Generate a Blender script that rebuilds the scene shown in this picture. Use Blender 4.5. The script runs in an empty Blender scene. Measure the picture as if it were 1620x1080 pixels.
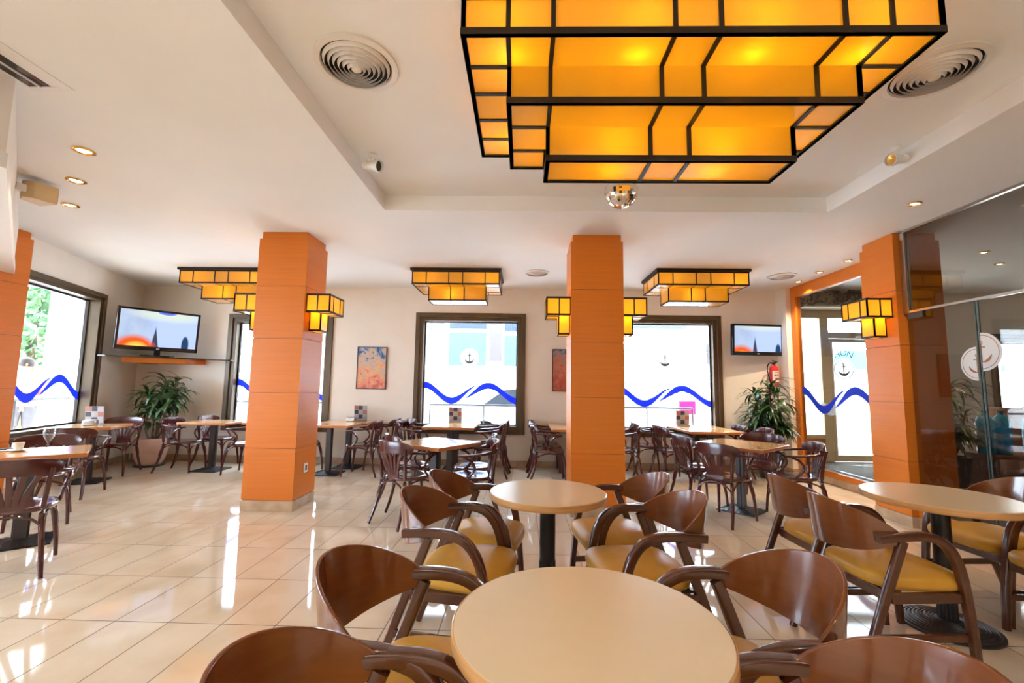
import bpy, bmesh, math, random
from mathutils import Vector, Matrix
PI = math.pi
C = bpy.context.scene.collection
S = bpy.context.scene

# ------------------------------------------------------------ camera
cd = bpy.data.cameras.new('camera'); cam = bpy.data.objects.new('camera', cd); C.objects.link(cam)
cd.sensor_width = 36.0; cd.lens = 702.875 / 1620 * 36; cd.clip_start = 0.05; cd.clip_end = 300
_r = (0.99962942, 0.02275475, 0.01494117); _u = (-0.01259091, -0.10013866, 0.99489382); _f = (-0.02413475, 0.99471326, 0.09981505)
cam.matrix_world = Matrix(((_r[0], _u[0], -_f[0], 0), (_r[1], _u[1], -_f[1], 0), (_r[2], _u[2], -_f[2], 1.37), (0, 0, 0, 1)))
S.camera = cam
# ------------------------------------------------------------ view / world / sun
S.view_settings.view_transform = 'Standard'; S.view_settings.look = 'None'
S.view_settings.gamma = 1; S.view_settings.use_curve_mapping = False
S.view_settings.exposure = 1.75
S.cycles.max_bounces = 10; S.cycles.diffuse_bounces = 5; S.cycles.glossy_bounces = 5
S.cycles.transparent_max_bounces = 16; S.cycles.transmission_bounces = 6
S.cycles.sample_clamp_indirect = 6.0
S.cycles.caustics_reflective = False; S.cycles.caustics_refractive = False
W = bpy.data.worlds.new('world'); S.world = W; W.use_nodes = True
_b = W.node_tree.nodes['Background']; _b.inputs[0].default_value = (0.80, 0.96, 1.16, 1); _b.inputs[1].default_value = 6.6
DAY = 1.0

def portal(name, loc, size, direction):
    l = bpy.data.lights.new(name, 'AREA'); l.shape = 'RECTANGLE'; l.size = size[0]; l.size_y = size[1]
    l.cycles.is_portal = True
    o = bpy.data.objects.new(name, l); C.objects.link(o); o.location = loc
    o.rotation_euler = Vector(direction).to_track_quat('-Z', 'Y').to_euler()
    o['kind'] = 'helper'
H = 3.08; H2 = 3.23; YB = 7.75
WA = Vector((-5.92, 5.0)); WB = Vector((-6.85, YB))      # left wall line
portal('daylight_portal', (-0.93, 7.95, 1.6), (1.9, 2.0), (0, -1, 0))
portal('daylight_portal', (2.4, 7.95, 1.6), (1.9, 2.0), (0, -1, 0))
portal('daylight_portal', (-4.25, 7.95, 1.6), (1.7, 2.0), (0, -1, 0))
portal('daylight_portal', (-6.5, 5.85, 1.65), (1.6, 2.0), (0.94, 0.32, 0))
portal('daylight_portal', (-6.25, 1.6, 1.5), (2.3, 4.3), (1, 0, 0))
portal('daylight_portal', (5.5, 7.95, 1.4), (1.6, 2.4), (0, -1, 0))
portal('daylight_portal', (8.75, 7.95, 1.6), (1.5, 1.6), (0, -1, 0))

# added fill lights out of view behind the camera, brightening the room
for _x, _y in ((-1.9, -0.6), (-1.9, -2.2), (3.2, -0.6), (0.8, -2.3), (2.3, -2.4), (-0.6, -2.3)):
    _l = bpy.data.lights.new('downlight_or_fill', 'SPOT'); _l.energy = 55; _l.color = (1, .93, .83); _l.spot_size = 2.3; _l.spot_blend = 0.9; _l.shadow_soft_size = 0.06
    _o = bpy.data.objects.new('downlight_or_fill', _l); C.objects.link(_o); _o.location = (_x, _y, 3.04)
# ------------------------------------------------------------ materials
def mat(name, col, rough=0.5, metal=0.0, spec=0.5, coat=0.0, emis=None, es=0.0):
    m = bpy.data.materials.new(name); m.use_nodes = True
    b = m.node_tree.nodes['Principled BSDF']
    b.inputs['Base Color'].default_value = (*col, 1); b.inputs['Roughness'].default_value = rough
    b.inputs['Metallic'].default_value = metal; b.inputs['Specular IOR Level'].default_value = spec
    b.inputs['Coat Weight'].default_value = coat; b.inputs['Coat Roughness'].default_value = 0.06
    if emis: b.inputs['Emission Color'].default_value = (*emis, 1); b.inputs['Emission Strength'].default_value = es
    return m
def nd(m, t, **k):
    n = m.node_tree.nodes.new(t)
    for a, v in k.items(): setattr(n, a, v)
    return n
def lk(m, a, b): m.node_tree.links.new(a, b)
def vary(m, c1, c2, scale=(1, 1, 1), nscale=5.0, detail=4.0, lo=0.35, hi=0.65, bump=0.0, dist=0.0):
    """colour varies between two tones with a stretched noise (grain / mottling of the surface itself)"""
    b = m.node_tree.nodes['Principled BSDF']
    tc = nd(m, 'ShaderNodeTexCoord'); mp = nd(m, 'ShaderNodeMapping'); mp.inputs['Scale'].default_value = scale
    n = nd(m, 'ShaderNodeTexNoise'); n.inputs['Scale'].default_value = nscale; n.inputs['Detail'].default_value = detail
    n.inputs['Distortion'].default_value = dist
    r = nd(m, 'ShaderNodeValToRGB'); r.color_ramp.elements[0].position = lo; r.color_ramp.elements[1].position = hi
    r.color_ramp.elements[0].color = (*c1, 1); r.color_ramp.elements[1].color = (*c2, 1)
    lk(m, tc.outputs['Object'], mp.inputs[0]); lk(m, mp.outputs[0], n.inputs[0]); lk(m, n.outputs[0], r.inputs[0]); lk(m, r.outputs[0], b.inputs['Base Color'])
    if bump:
        bp = nd(m, 'ShaderNodeBump'); bp.inputs['Strength'].default_value = bump; bp.inputs['Distance'].default_value = 0.002
        lk(m, n.outputs[0], bp.inputs['Height']); lk(m, bp.outputs[0], b.inputs['Normal'])
    return m
M = {}
M['wall'] = vary(mat('cream_wall_paint', (0.76, 0.62, 0.48), 0.85, spec=0.2), (0.80, 0.74, 0.65), (0.83, 0.77, 0.685), nscale=3, bump=0.05)
M['ceiling'] = vary(mat('ceiling_paint', (0.83, 0.76, 0.69), 0.9, spec=0.1), (0.835, 0.83, 0.81), (0.855, 0.85, 0.83), nscale=2)
M['panel'] = vary(mat('orange_beech_panel', (0.6, 0.22, 0.04), 0.42, spec=0.35, coat=0.06), (0.64, 0.170, 0.013), (0.68, 0.186, 0.016), scale=(1, 1, 26), nscale=2.2, detail=6)
M['panel_dark'] = mat('orange_panel_joint', (0.28, 0.08, 0.012), 0.5)
M['bronze'] = vary(mat('bronze_window_frame', (0.10, 0.072, 0.045), 0.42, metal=0.25), (0.085, 0.055, 0.028), (0.115, 0.075, 0.04), nscale=2)
M['skirting'] = vary(mat('marble_skirting', (0.5, 0.36, 0.23), 0.25), (0.42, 0.29, 0.18), (0.55, 0.41, 0.28), nscale=6)
M['black_metal'] = mat('lamp_black_metal', (0.022, 0.014, 0.01), 0.45, metal=0.3)
M['iron'] = mat('black_cast_iron', (0.014, 0.012, 0.013), 0.42, metal=0.0, spec=0.4)
M['post'] = mat('dark_grey_post', (0.055, 0.045, 0.045), 0.45, metal=0.3)
M['steel'] = mat('brushed_steel', (0.55, 0.52, 0.48), 0.25, metal=1.0)
M['mahogany'] = vary(mat('mahogany_bentwood', (0.06, 0.012, 0.012), 0.26, spec=0.5, coat=0.3), (0.062, 0.010, 0.009), (0.078, 0.014, 0.012), scale=(3, 3, 1), nscale=5)
M['walnut'] = vary(mat('walnut_frame', (0.10, 0.035, 0.018), 0.22, spec=0.55, coat=0.4), (0.068, 0.018, 0.007), (0.088, 0.024, 0.009), scale=(2, 2, 4), nscale=3)
M['shell'] = vary(mat('walnut_veneer_shell', (0.17, 0.055, 0.02), 0.2, spec=0.55, coat=0.5), (0.150, 0.040, 0.009), (0.178, 0.050, 0.012), scale=(1.5, 1.5, 9), nscale=5, detail=5, lo=0.3, hi=0.7)
M['leather'] = vary(mat('mustard_leather', (0.58, 0.32, 0.07), 0.42, spec=0.4), (0.60, 0.31, 0.035), (0.64, 0.34, 0.045), nscale=9, bump=0.25)
M['seatwood'] = vary(mat('mahogany_seat', (0.10, 0.03, 0.025), 0.14, spec=0.6, coat=0.7), (0.075, 0.018, 0.016), (0.115, 0.03, 0.025), scale=(2, 9, 1), nscale=6)
M['cream_top'] = vary(mat('cream_laminate', (0.72, 0.53, 0.32), 0.24, spec=0.5), (0.71, 0.56, 0.36), (0.72, 0.57, 0.37), nscale=20, detail=3)
M['beech_edge'] = vary(mat('beech_edge', (0.62, 0.33, 0.12), 0.3, coat=0.3), (0.55, 0.27, 0.085), (0.66, 0.37, 0.15), scale=(1, 1, 30), nscale=3)
M['beech_top'] = vary(mat('beech_table_top', (0.66, 0.36, 0.14), 0.17, coat=0.3), (0.62, 0.33, 0.125), (0.70, 0.41, 0.18), scale=(1, 12, 1), nscale=3, detail=5)
M['beech_rim'] = mat('beech_table_rim', (0.52, 0.19, 0.055), 0.3, coat=0.3)
M['white'] = mat('white_plastic', (0.8, 0.78, 0.74), 0.4)
M['diffuser'] = mat('white_enamel', (0.78, 0.74, 0.70), 0.4)
M['black'] = mat('gloss_black_plastic', (0.012, 0.012, 0.014), 0.15)
M['beige_box'] = mat('beige_plastic', (0.62, 0.45, 0.24), 0.5)
M['gold'] = mat('brass_reflector', (0.85, 0.55, 0.18), 0.15, metal=1.0)
M['terracotta'] = vary(mat('pale_terracotta', (0.68, 0.42, 0.33), 0.7), (0.64, 0.38, 0.29), (0.74, 0.50, 0.41), nscale=6)
M['soil'] = mat('potting_soil', (0.03, 0.02, 0.012), 0.95)
M['leaf'] = vary(mat('glossy_green_leaf', (0.03, 0.10, 0.02), 0.28, spec=0.6), (0.018, 0.055, 0.014), (0.05, 0.12, 0.03), nscale=9)
M['stem'] = mat('plant_stem', (0.16, 0.11, 0.06), 0.8)
M['dry'] = mat('dried_branch', (0.06, 0.045, 0.035), 0.9)
M['red'] = mat('red_enamel', (0.6, 0.03, 0.025), 0.3)
M['mat'] = mat('dark_door_mat', (0.09, 0.075, 0.06), 0.9)
M['dark_pot'] = mat('charcoal_planter', (0.035, 0.035, 0.038), 0.6)
M['cream_frame'] = mat('cream_painted_door_frame', (0.52, 0.42, 0.28), 0.45)
M['facade'] = vary(mat('white_street_render', (0.85, 0.85, 0.84), 0.9), (0.80, 0.80, 0.80), (0.88, 0.88, 0.87), nscale=1.5)
M['lilac'] = mat('lilac_wall_panel', (0.075, 0.062, 0.07), 0.9)
M['teal'] = mat('teal_shop_glass', (0.065, 0.095, 0.097), 0.5, spec=0.05)
M['darkteal'] = mat('dark_shop_glass', (0.03, 0.042, 0.055), 0.3, spec=0.15)
M['paving'] = vary(mat('street_paving', (0.6, 0.59, 0.57), 0.9), (0.55, 0.54, 0.52), (0.66, 0.65, 0.63), nscale=2)
M['pink'] = mat('hot_pink_card', (0.36, 0.010, 0.07), 0.7, spec=.05)
M['carwhite'] = mat('white_car_paint', (0.8, 0.8, 0.8), 0.25, coat=0.5)
M['tyre'] = mat('tyre_rubber', (0.02, 0.02, 0.02), 0.8)
M['rail'] = mat('painted_rail', (0.045, 0.045, 0.05), 0.6)
M['china'] = mat('white_china', (0.8, 0.76, 0.66), 0.2)
M['text_white'] = mat('pale_lettering', (0.8, 0.8, 0.8), 0.4)
M['brown_seat'] = mat('brown_tub_upholstery', (0.19, 0.10, 0.07), 0.6)
M['darkwood'] = mat('dark_wood_shelf', (0.13, 0.055, 0.025), 0.4)
M['yellowglass_inner'] = mat('lamp_bulb', (1, 0.9, 0.7), 0.4, emis=(1, 0.72, 0.36), es=30)
M['skin'] = mat('skin', (0.6, 0.36, 0.25), 0.6); M['hair'] = mat('dark_hair', (0.03, 0.02, 0.015), 0.6)
M['shirt'] = mat('salmon_shirt', (0.7, 0.28, 0.18), 0.8); M['trousers'] = mat('grey_trousers', (0.15, 0.15, 0.18), 0.8)

def tiles():
    m = mat('polished_cream_tiles', (0.7, 0.5, 0.33), 0.06, spec=0.6, coat=0.0)
    b = m.node_tree.nodes['Principled BSDF']
    tc = nd(m, 'ShaderNodeTexCoord'); mp = nd(m, 'ShaderNodeMapping'); mp.inputs['Location'].default_value = (2.93 + 0.31 * 20, -3.22 + 0.585 * 20, 0)
    br = nd(m, 'ShaderNodeTexBrick'); br.offset = 0.0; br.squash = 1.0
    br.inputs['Scale'].default_value = 1; br.inputs['Brick Width'].default_value = 0.31; br.inputs['Row Height'].default_value = 0.585
    br.inputs['Mortar Size'].default_value = 0.0035; br.inputs['Mortar Smooth'].default_value = 0.2; br.inputs['Bias'].default_value = 0.0
    br.inputs['Color1'].default_value = (0.0, 0.0, 0.0, 1); br.inputs['Color2'].default_value = (1, 1, 1, 1); br.inputs['Mortar'].default_value = (0.5, 0.5, 0.5, 1)
    n1 = nd(m, 'ShaderNodeTexNoise'); n1.inputs['Scale'].default_value = 2.2; n1.inputs['Detail'].default_value = 9; n1.inputs['Distortion'].default_value = 0.7; n1.noise_dimensions = '4D'
    mp2 = nd(m, 'ShaderNodeMapping'); mp2.inputs['Scale'].default_value = (1.3, 1.0, 1); mp2.inputs['Rotation'].default_value = (0, 0, 0.5)
    mul = nd(m, 'ShaderNodeMath', operation='MULTIPLY'); mul.inputs[1].default_value = 6.0
    r = nd(m, 'ShaderNodeValToRGB'); e = r.color_ramp.elements
    e[0].position = 0.30; e[0].color = (0.61, 0.475, 0.33, 1); e[1].position = 0.70; e[1].color = (0.73, 0.62, 0.485, 1)
    x = r.color_ramp.elements.new(0.5); x.color = (0.68, 0.555, 0.415, 1)
    mx = nd(m, 'ShaderNodeMix', data_type='RGBA'); mx.inputs[7].default_value = (0.13, 0.075, 0.045, 1)
    mr = nd(m, 'ShaderNodeMath', operation='MULTIPLY_ADD'); mr.inputs[1].default_value = 0.4; mr.inputs[2].default_value = 0.055
    lk(m, tc.outputs['Object'], mp.inputs[0]); lk(m, mp.outputs[0], br.inputs['Vector']); lk(m, tc.outputs['Object'], mp2.inputs[0]); lk(m, mp2.outputs[0], n1.inputs['Vector'])
    lk(m, br.outputs['Color'], mul.inputs[0]); lk(m, mul.outputs[0], n1.inputs['W']); lk(m, n1.outputs[0], r.inputs[0])
    lk(m, br.outputs['Fac'], mx.inputs[0]); lk(m, r.outputs[0], mx.inputs[6]); lk(m, mx.outputs[2], b.inputs['Base Color'])
    lk(m, br.outputs['Fac'], mr.inputs[0]); lk(m, mr.outputs[0], b.inputs['Roughness'])
    bp = nd(m, 'ShaderNodeBump', invert=True); bp.inputs['Strength'].default_value = 0.5; bp.inputs['Distance'].default_value = 0.001
    lk(m, br.outputs['Fac'], bp.inputs['Height']); lk(m, bp.outputs[0], b.inputs['Normal'])
    return m
M['floor'] = tiles()

def glassy(name, tint, gl=1.0, rough=0.0, ior=1.5):
    m = bpy.data.materials.new(name); m.use_nodes = True; nt = m.node_tree; nt.nodes.clear()
    o = nd(m, 'ShaderNodeOutputMaterial'); t = nd(m, 'ShaderNodeBsdfTransparent'); t.inputs[0].default_value = (*tint, 1)
    g = nd(m, 'ShaderNodeBsdfGlossy'); g.inputs['Roughness'].default_value = rough
    f = nd(m, 'ShaderNodeLayerWeight'); f.inputs[0].default_value = 0.5
    pw_ = nd(m, 'ShaderNodeMath', operation='POWER'); pw_.inputs[1].default_value = 5.0
    mu = nd(m, 'ShaderNodeMath', operation='MULTIPLY_ADD'); mu.inputs[1].default_value = 0.95; mu.inputs[2].default_value = 0.04 * gl; mu.use_clamp = True
    mx = nd(m, 'ShaderNodeMixShader')
    lk(m, f.outputs[1], pw_.inputs[0]); lk(m, pw_.outputs[0], mu.inputs[0]); lk(m, mu.outputs[0], mx.inputs[0]); lk(m, t.outputs[0], mx.inputs[1]); lk(m, g.outputs[0], mx.inputs[2]); lk(m, mx.outputs[0], o.inputs[0])
    return m
M['glass'] = glassy('clear_window_glass', (0.98, 0.99, 0.99), 0.8)
M['tinted'] = glassy('grey_brown_tinted_glass', (0.74, 0.69, 0.63), 1.5)
M['halltint'] = glassy('faintly_tinted_glass', (0.88, 0.88, 0.85), 1.0)
M['clear'] = glassy('drinking_glass', (0.93, 0.95, 0.96), 1.6)
M['bluewater'] = glassy('blue_bottle_plastic', (0.35, 0.75, 0.88), 1.0, 0.1)

def trans(name, col, tr=0.5, gl=0.0, rough=0.2, emis=None, es=0.0, alpha=0.0):
    m = bpy.data.materials.new(name); m.use_nodes = True; nt = m.node_tree; nt.nodes.clear()
    o = nd(m, 'ShaderNodeOutputMaterial'); d = nd(m, 'ShaderNodeBsdfDiffuse'); t = nd(m, 'ShaderNodeBsdfTranslucent')
    d.inputs[0].default_value = (*col, 1); t.inputs[0].default_value = (*col, 1)
    mx = nd(m, 'ShaderNodeMixShader'); mx.inputs[0].default_value = tr
    lk(m, d.outputs[0], mx.inputs[1]); lk(m, t.outputs[0], mx.inputs[2]); cur = mx.outputs[0]
    if gl:
        g = nd(m, 'ShaderNodeBsdfGlossy'); g.inputs['Roughness'].default_value = rough
        f = nd(m, 'ShaderNodeFresnel'); f.inputs[0].default_value = 1.5
        mu = nd(m, 'ShaderNodeMath', operation='MULTIPLY'); mu.inputs[1].default_value = gl; mu.use_clamp = True
        m2 = nd(m, 'ShaderNodeMixShader'); lk(m, f.outputs[0], mu.inputs[0]); lk(m, mu.outputs[0], m2.inputs[0]); lk(m, cur, m2.inputs[1]); lk(m, g.outputs[0], m2.inputs[2]); cur = m2.outputs[0]
    if es:
        e = nd(m, 'ShaderNodeEmission'); e.inputs[0].default_value = (*emis, 1); e.inputs[1].default_value = es
        a = nd(m, 'ShaderNodeAddShader'); lk(m, cur, a.inputs[0]); lk(m, e.outputs[0], a.inputs[1]); cur = a.outputs[0]
    if alpha:
        tp = nd(m, 'ShaderNodeBsdfTransparent'); m3 = nd(m, 'ShaderNodeMixShader'); m3.inputs[0].default_value = alpha
        lk(m, cur, m3.inputs[1]); lk(m, tp.outputs[0], m3.inputs[2]); cur = m3.outputs[0]
    lk(m, cur, o.inputs[0]); return m
M['amber'] = trans('amber_art_glass', (0.98, 0.66, 0.08), 0.85, 1.6, 0.22, (1.0, 0.45, 0.02), 0.03)
M['amber2'] = trans('amber_sconce_glass', (0.98, 0.62, 0.08), 0.85, 0.8, 0.18, (1.0, 0.52, 0.03), 0.10)
M['blue'] = trans('blue_wave_film', (0.06, 0.11, 0.75), 0.55)
M['frost'] = trans('white_frosted_film', (0.9, 0.9, 0.9), 0.5, alpha=0.12)
M['frostthin'] = trans('thin_white_film', (0.9, 0.9, 0.9), 0.5, alpha=0.45)
M['grey_film'] = mat('grey_anchor_film', (0.12, 0.13, 0.14), 0.8)
M['blueaw'] = mat('light_blue_awning', (0.30, 0.62, 0.80), 0.8)
M['bulbwarm'] = mat('halogen_bulb', (1, 0.9, 0.7), 0.4, emis=(1, 0.80, 0.5), es=4)
M['paper'] = mat('white_paper', (0.72, 0.70, 0.68), 0.6)

# ------------------------------------------------------------ mesh helpers
class MB:
    def __init__(s): s.v = []; s.f = []
    def add(s, vs, fs, mtx=None):
        n = len(s.v)
        if mtx: vs = [mtx @ Vector(q) for q in vs]
        s.v += [tuple(q) for q in vs]; s.f += [tuple(n + i for i in f) for f in fs]; return s
    def box(s, a, b, mtx=None):
        x0, y0, z0 = a; x1, y1, z1 = b
        return s.add([(x0, y0, z0), (x1, y0, z0), (x1, y1, z0), (x0, y1, z0), (x0, y0, z1), (x1, y0, z1), (x1, y1, z1), (x0, y1, z1)],
                     [(0, 3, 2, 1), (4, 5, 6, 7), (0, 1, 5, 4), (1, 2, 6, 5), (2, 3, 7, 6), (3, 0, 4, 7)], mtx)
    def obox(s, c, sz, rz=0, rx=0, ry=0):
        m = Matrix.Translation(c) @ Matrix.Rotation(rz, 4, 'Z') @ Matrix.Rotation(ry, 4, 'Y') @ Matrix.Rotation(rx, 4, 'X')
        h = [k / 2 for k in sz]; return s.box([-k for k in h], h, m)
    def lathe(s, prof, n=32, mtx=None, cap=True):
        vs = []; fs = []
        for r, z in prof: vs += [(r * math.cos(2 * PI * i / n), r * math.sin(2 * PI * i / n), z) for i in range(n)]
        for k in range(len(prof) - 1):
            for i in range(n):
                j = (i + 1) % n; fs.append((k * n + i, k * n + j, (k + 1) * n + j, (k + 1) * n + i))
        if cap:
            fs.append(tuple(range(n - 1, -1, -1))); fs.append(tuple((len(prof) - 1) * n + i for i in range(n)))
        return s.add(vs, fs, mtx)
    def prism(s, pts, z0, z1, mtx=None):
        n = len(pts)
        return s.add([(x, y, z0) for x, y in pts] + [(x, y, z1) for x, y in pts],
                     [tuple(range(n - 1, -1, -1)), tuple(range(n, 2 * n))] + [(i, (i + 1) % n, n + (i + 1) % n, n + i) for i in range(n)], mtx)
    def sweep(s, pts, sec, up=(0, 0, 1), scl=None, smooth=0, closed_ends=True):
        """section points (a,b): a along side vector, b along 'up'-like vector"""
        P = [Vector(q) for q in pts]
        if smooth: 
            P2, sc = crom(P, smooth, scl); P = P2; scl = sc
        up = Vector(up); k = len(sec); vs = []; fs = []
        for i, p in enumerate(P):
            t = (P[min(i + 1, len(P) - 1)] - P[max(i - 1, 0)]).normalized()
            sd = t.cross(up)
            if sd.length < 1e-4: sd = t.cross(Vector((0, 1, 0.01)))
            sd.normalize(); u = sd.cross(t)
            if scl is None: ca, cb = 1, 1
            elif isinstance(scl[i], (tuple, list)): ca, cb = scl[i]
            else: ca = cb = scl[i]
            vs += [p + sd * a * ca + u * b * cb for a, b in sec]
        for i in range(len(P) - 1):
            for j in range(k): fs.append((i * k + j, i * k + (j + 1) % k, (i + 1) * k + (j + 1) % k, (i + 1) * k + j))
        if closed_ends: fs.append(tuple(range(k - 1, -1, -1))); fs.append(tuple((len(P) - 1) * k + j for j in range(k)))
        return s.add(vs, fs)
    def build(s, name, m, parent=None, smooth=35, bevel=0, ang=None):
        me = bpy.data.meshes.new(name); me.from_pydata(s.v, [], s.f); me.validate()
        bm = bmesh.new(); bm.from_mesh(me); bmesh.ops.recalc_face_normals(bm, faces=bm.faces); bm.to_mesh(me); bm.free()
        if smooth:
            me.shade_smooth(); me.set_sharp_from_angle(angle=math.radians(smooth))
        me.materials.append(M[m] if isinstance(m, str) else m)
        o = bpy.data.objects.new(name, me); C.objects.link(o)
        if parent: o.parent = parent
        if bevel:
            b = o.modifiers.new('bevel', 'BEVEL'); b.width = bevel; b.segments = 2; b.limit_method = 'ANGLE'; b.angle_limit = math.radians(40)
        return o
def crom(P, n, scl=None):
    out = []; sc = []
    Q = [P[0] * 2 - P[1]] + P + [P[-1] * 2 - P[-2]]
    def sv(i):
        q = scl[i]; return q if isinstance(q, (tuple, list)) else (q, q)
    for i in range(1, len(Q) - 2):
        a, b, c, d = Q[i - 1], Q[i], Q[i + 1], Q[i + 2]
        for k in range(n):
            t = k / n
            out.append(0.5 * ((2 * b) + (c - a) * t + (2 * a - 5 * b + 4 * c - d) * t * t + (-a + 3 * b - 3 * c + d) * t ** 3))
            if scl: s0, s1 = sv(i - 1), sv(i); sc.append((s0[0] + (s1[0] - s0[0]) * t, s0[1] + (s1[1] - s0[1]) * t))
    out.append(P[-1].copy())
    if scl: sc.append(sv(len(P) - 1))
    return out, (sc if scl else None)
def circ(r, n=10): return [(r * math.cos(2 * PI * i / n), r * math.sin(2 * PI * i / n)) for i in range(n)]
def rrect(w, h, r=None, n=3):
    r = r or min(w, h) * 0.3; o = []
    for cx, cy, a0 in ((w / 2 - r, h / 2 - r, 0), (-w / 2 + r, h / 2 - r, PI / 2), (-w / 2 + r, -h / 2 + r, PI), (w / 2 - r, -h / 2 + r, 1.5 * PI)):
        for k in range(n + 1): a = a0 + PI / 2 * k / n; o.append((cx + r * math.cos(a), cy + r * math.sin(a)))
    return o
def tag(o, label, cat, group=None, kind=None):
    o['label'] = label; o['category'] = cat
    if group: o['group'] = group
    if kind: o['kind'] = kind
    return o
def thing(name, label, cat, loc=(0, 0, 0), rz=0, group=None):
    o = bpy.data.objects.new(name, None); C.objects.link(o); o.location = loc; o.rotation_euler = (0, 0, rz); o.empty_display_size = 0.1
    return tag(o, label, cat, group)
def struct(o): o['kind'] = 'structure'; return o
def sroot(name, loc=(0, 0, 0), rz=0):
    o = bpy.data.objects.new(name, None); C.objects.link(o); o.location = loc; o.rotation_euler = (0, 0, rz); return struct(o)
def dup(root, loc, rz, label, group=None):
    r = root.copy(); C.objects.link(r); r.location = loc; r.rotation_euler = (0, 0, rz); r['label'] = label
    if group: r['group'] = group
    for ch in list(root.children):
        c = ch.copy(); C.objects.link(c); c.parent = r
        for g in ch.children:
            d = g.copy(); C.objects.link(d); d.parent = c
    return r

# ------------------------------------------------------------ setting: floor, platform, ceiling
struct(MB().box((-9.2, -3.3, -0.12), (10.2, 8.02, 0)).build('floor', 'floor'))
pf = sroot('trim_1')
MB().prism([(4.06, -3.0), (9.9, -3.0), (9.9, YB), (4.58, YB), (4.58, 5.22), (4.47, 5.22), (4.47, 4.74), (4.06, 4.74)], 0.001, 0.185).build('platform', 'mat', pf)
MB().box((4.035, -3.0, 0.11), (4.059, 4.745, 0.19)).box((4.555, 5.23, 0.11), (4.579, YB - 0.03, 0.19)).build('orange_band', 'panel', pf)
MB().box((4.03, -3.0, 0.002), (4.059, 4.745, 0.108)).box((4.55, 5.23, 0.002), (4.579, YB - 0.03, 0.108)).build('tile_skirting', 'skirting', pf)
MB().box((4.7, 5.3, 0.186), (4.73, 7.6, 0.192)).box((5.25, 7.3, 0.186), (6.3, 7.33, 0.195)).build('threshold_strip', 'steel', pf)
# ceiling: low slab with a rectangular recess
CX0, CX1, CY1, CY0 = -1.38, 2.92, 4.21, -1.6
cb = MB(); T = 3.45
cb.box((-9.2, CY1, H), (10.2, 8.02, T)).box((-9.2, -3.3, H), (CX0, CY1, T)).box((CX1, -3.3, H), (10.2, CY1, T)).box((CX0, -3.3, H), (CX1, CY0, T)).box((CX0, CY0, H2), (CX1, CY1, T))
struct(cb.build('ceiling', 'ceiling', smooth=0))

# ------------------------------------------------------------ walls with openings
def wall_seg(mb, p0, p1, openings, th=0.28, z1=H + 0.05, z0=-0.02, side=1):
    """p0->p1 is the inner face; thickness goes to the left of the direction (side=1)"""
    p0 = Vector(p0); p1 = Vector(p1); d = (p1 - p0); L = d.length; a = math.atan2(d.y, d.x)
    m = Matrix.Translation((p0.x, p0.y, 0)) @ Matrix.Rotation(a, 4, 'Z'); y0, y1 = (0, th) if side > 0 else (-th, 0)
    xs = 0
    for (a0, a1, b0, b1) in sorted(openings):
        mb.box((xs, y0, z0), (a0, y1, z1), m); mb.box((a0, y0, z0), (a1, y1, b0), m); mb.box((a0, y0, b1), (a1, y1, z1), m); xs = a1
    mb.box((xs, y0, z0), (L, y1, z1), m)
# back wall openings: x-range -> along from x=-6.85
X0 = -6.85
W3 = (-5.22, -3.38, 0.55, 2.56); W2 = (-1.87, 0.03, 0.56, 2.62); W4 = (1.50, 3.42, 0.56, 2.62)
mb = MB()
wall_seg(mb, (X0, YB), (4.4, YB), [(w[0] - X0, w[1] - X0, w[2], w[3]) for w in (W3, W2, W4)])
mb.box((4.40, 7.46, -0.02), (4.56, YB + 0.28, H + 0.05))
struct(mb.build('wall_back', 'wall', smooth=0))
# entrance hall back wall (cream door assembly below, wall above)
mb = MB(); wall_seg(mb, (4.56, YB), (10.2, YB), [(0.10, 1.90, 0.19, 2.76), (3.42, 5.0, 0.8, 2.36)]); struct(mb.build('wall_hall', 'wall', smooth=0))
# left wall (slanted) with window 1
d = (WB - WA).normalized(); LW = (WB - WA).length
mb = MB(); wall_seg(mb, (WA.x, WA.y), (WB.x, WB.y), [(0.03, 1.72, 0.64, 2.66)], side=1)
struct(mb.build('wall_left', 'wall', smooth=0))
# nearer left side: street frontage with a wide window, partly under the slanting bulkhead
mb = MB(); wall_seg(mb, (-5.92, -3.2), (-5.92, 4.99), [(2.7, 6.9, 0.35, 2.6)], side=1)
struct(mb.build('wall_front', 'wall', smooth=0))
struct(MB().box((10.0, -3.3, 0), (10.2, 8.02, H + .05)).build('wall_right', 'wall', smooth=0))
mb = MB(); wall_seg(mb, (-9.2, -3.2), (10.2, -3.2), [], side=-1); struct(mb.build('wall_rear', 'wall', smooth=0))
# bulkhead running diagonally to the left pillar
bk = MB(); bk.prism([(-2.94, -1.0), (-2.94, 2.33), (-5.90, 4.90), (-5.90, 4.4), (-3.2, 2.15), (-3.2, -1.0)], 2.64, H + .02)
struct(bk.build('trim_2', 'wall', smooth=0))
bk = MB(); bk.prism([(-2.93, -1.0), (-2.93, 2.335), (-5.89, 4.91), (-5.89, 4.6), (-3.09, 2.2), (-3.09, -1.0)], 2.55, 2.639)
struct(bk.build('trim_3', 'white', smooth=0))
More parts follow.
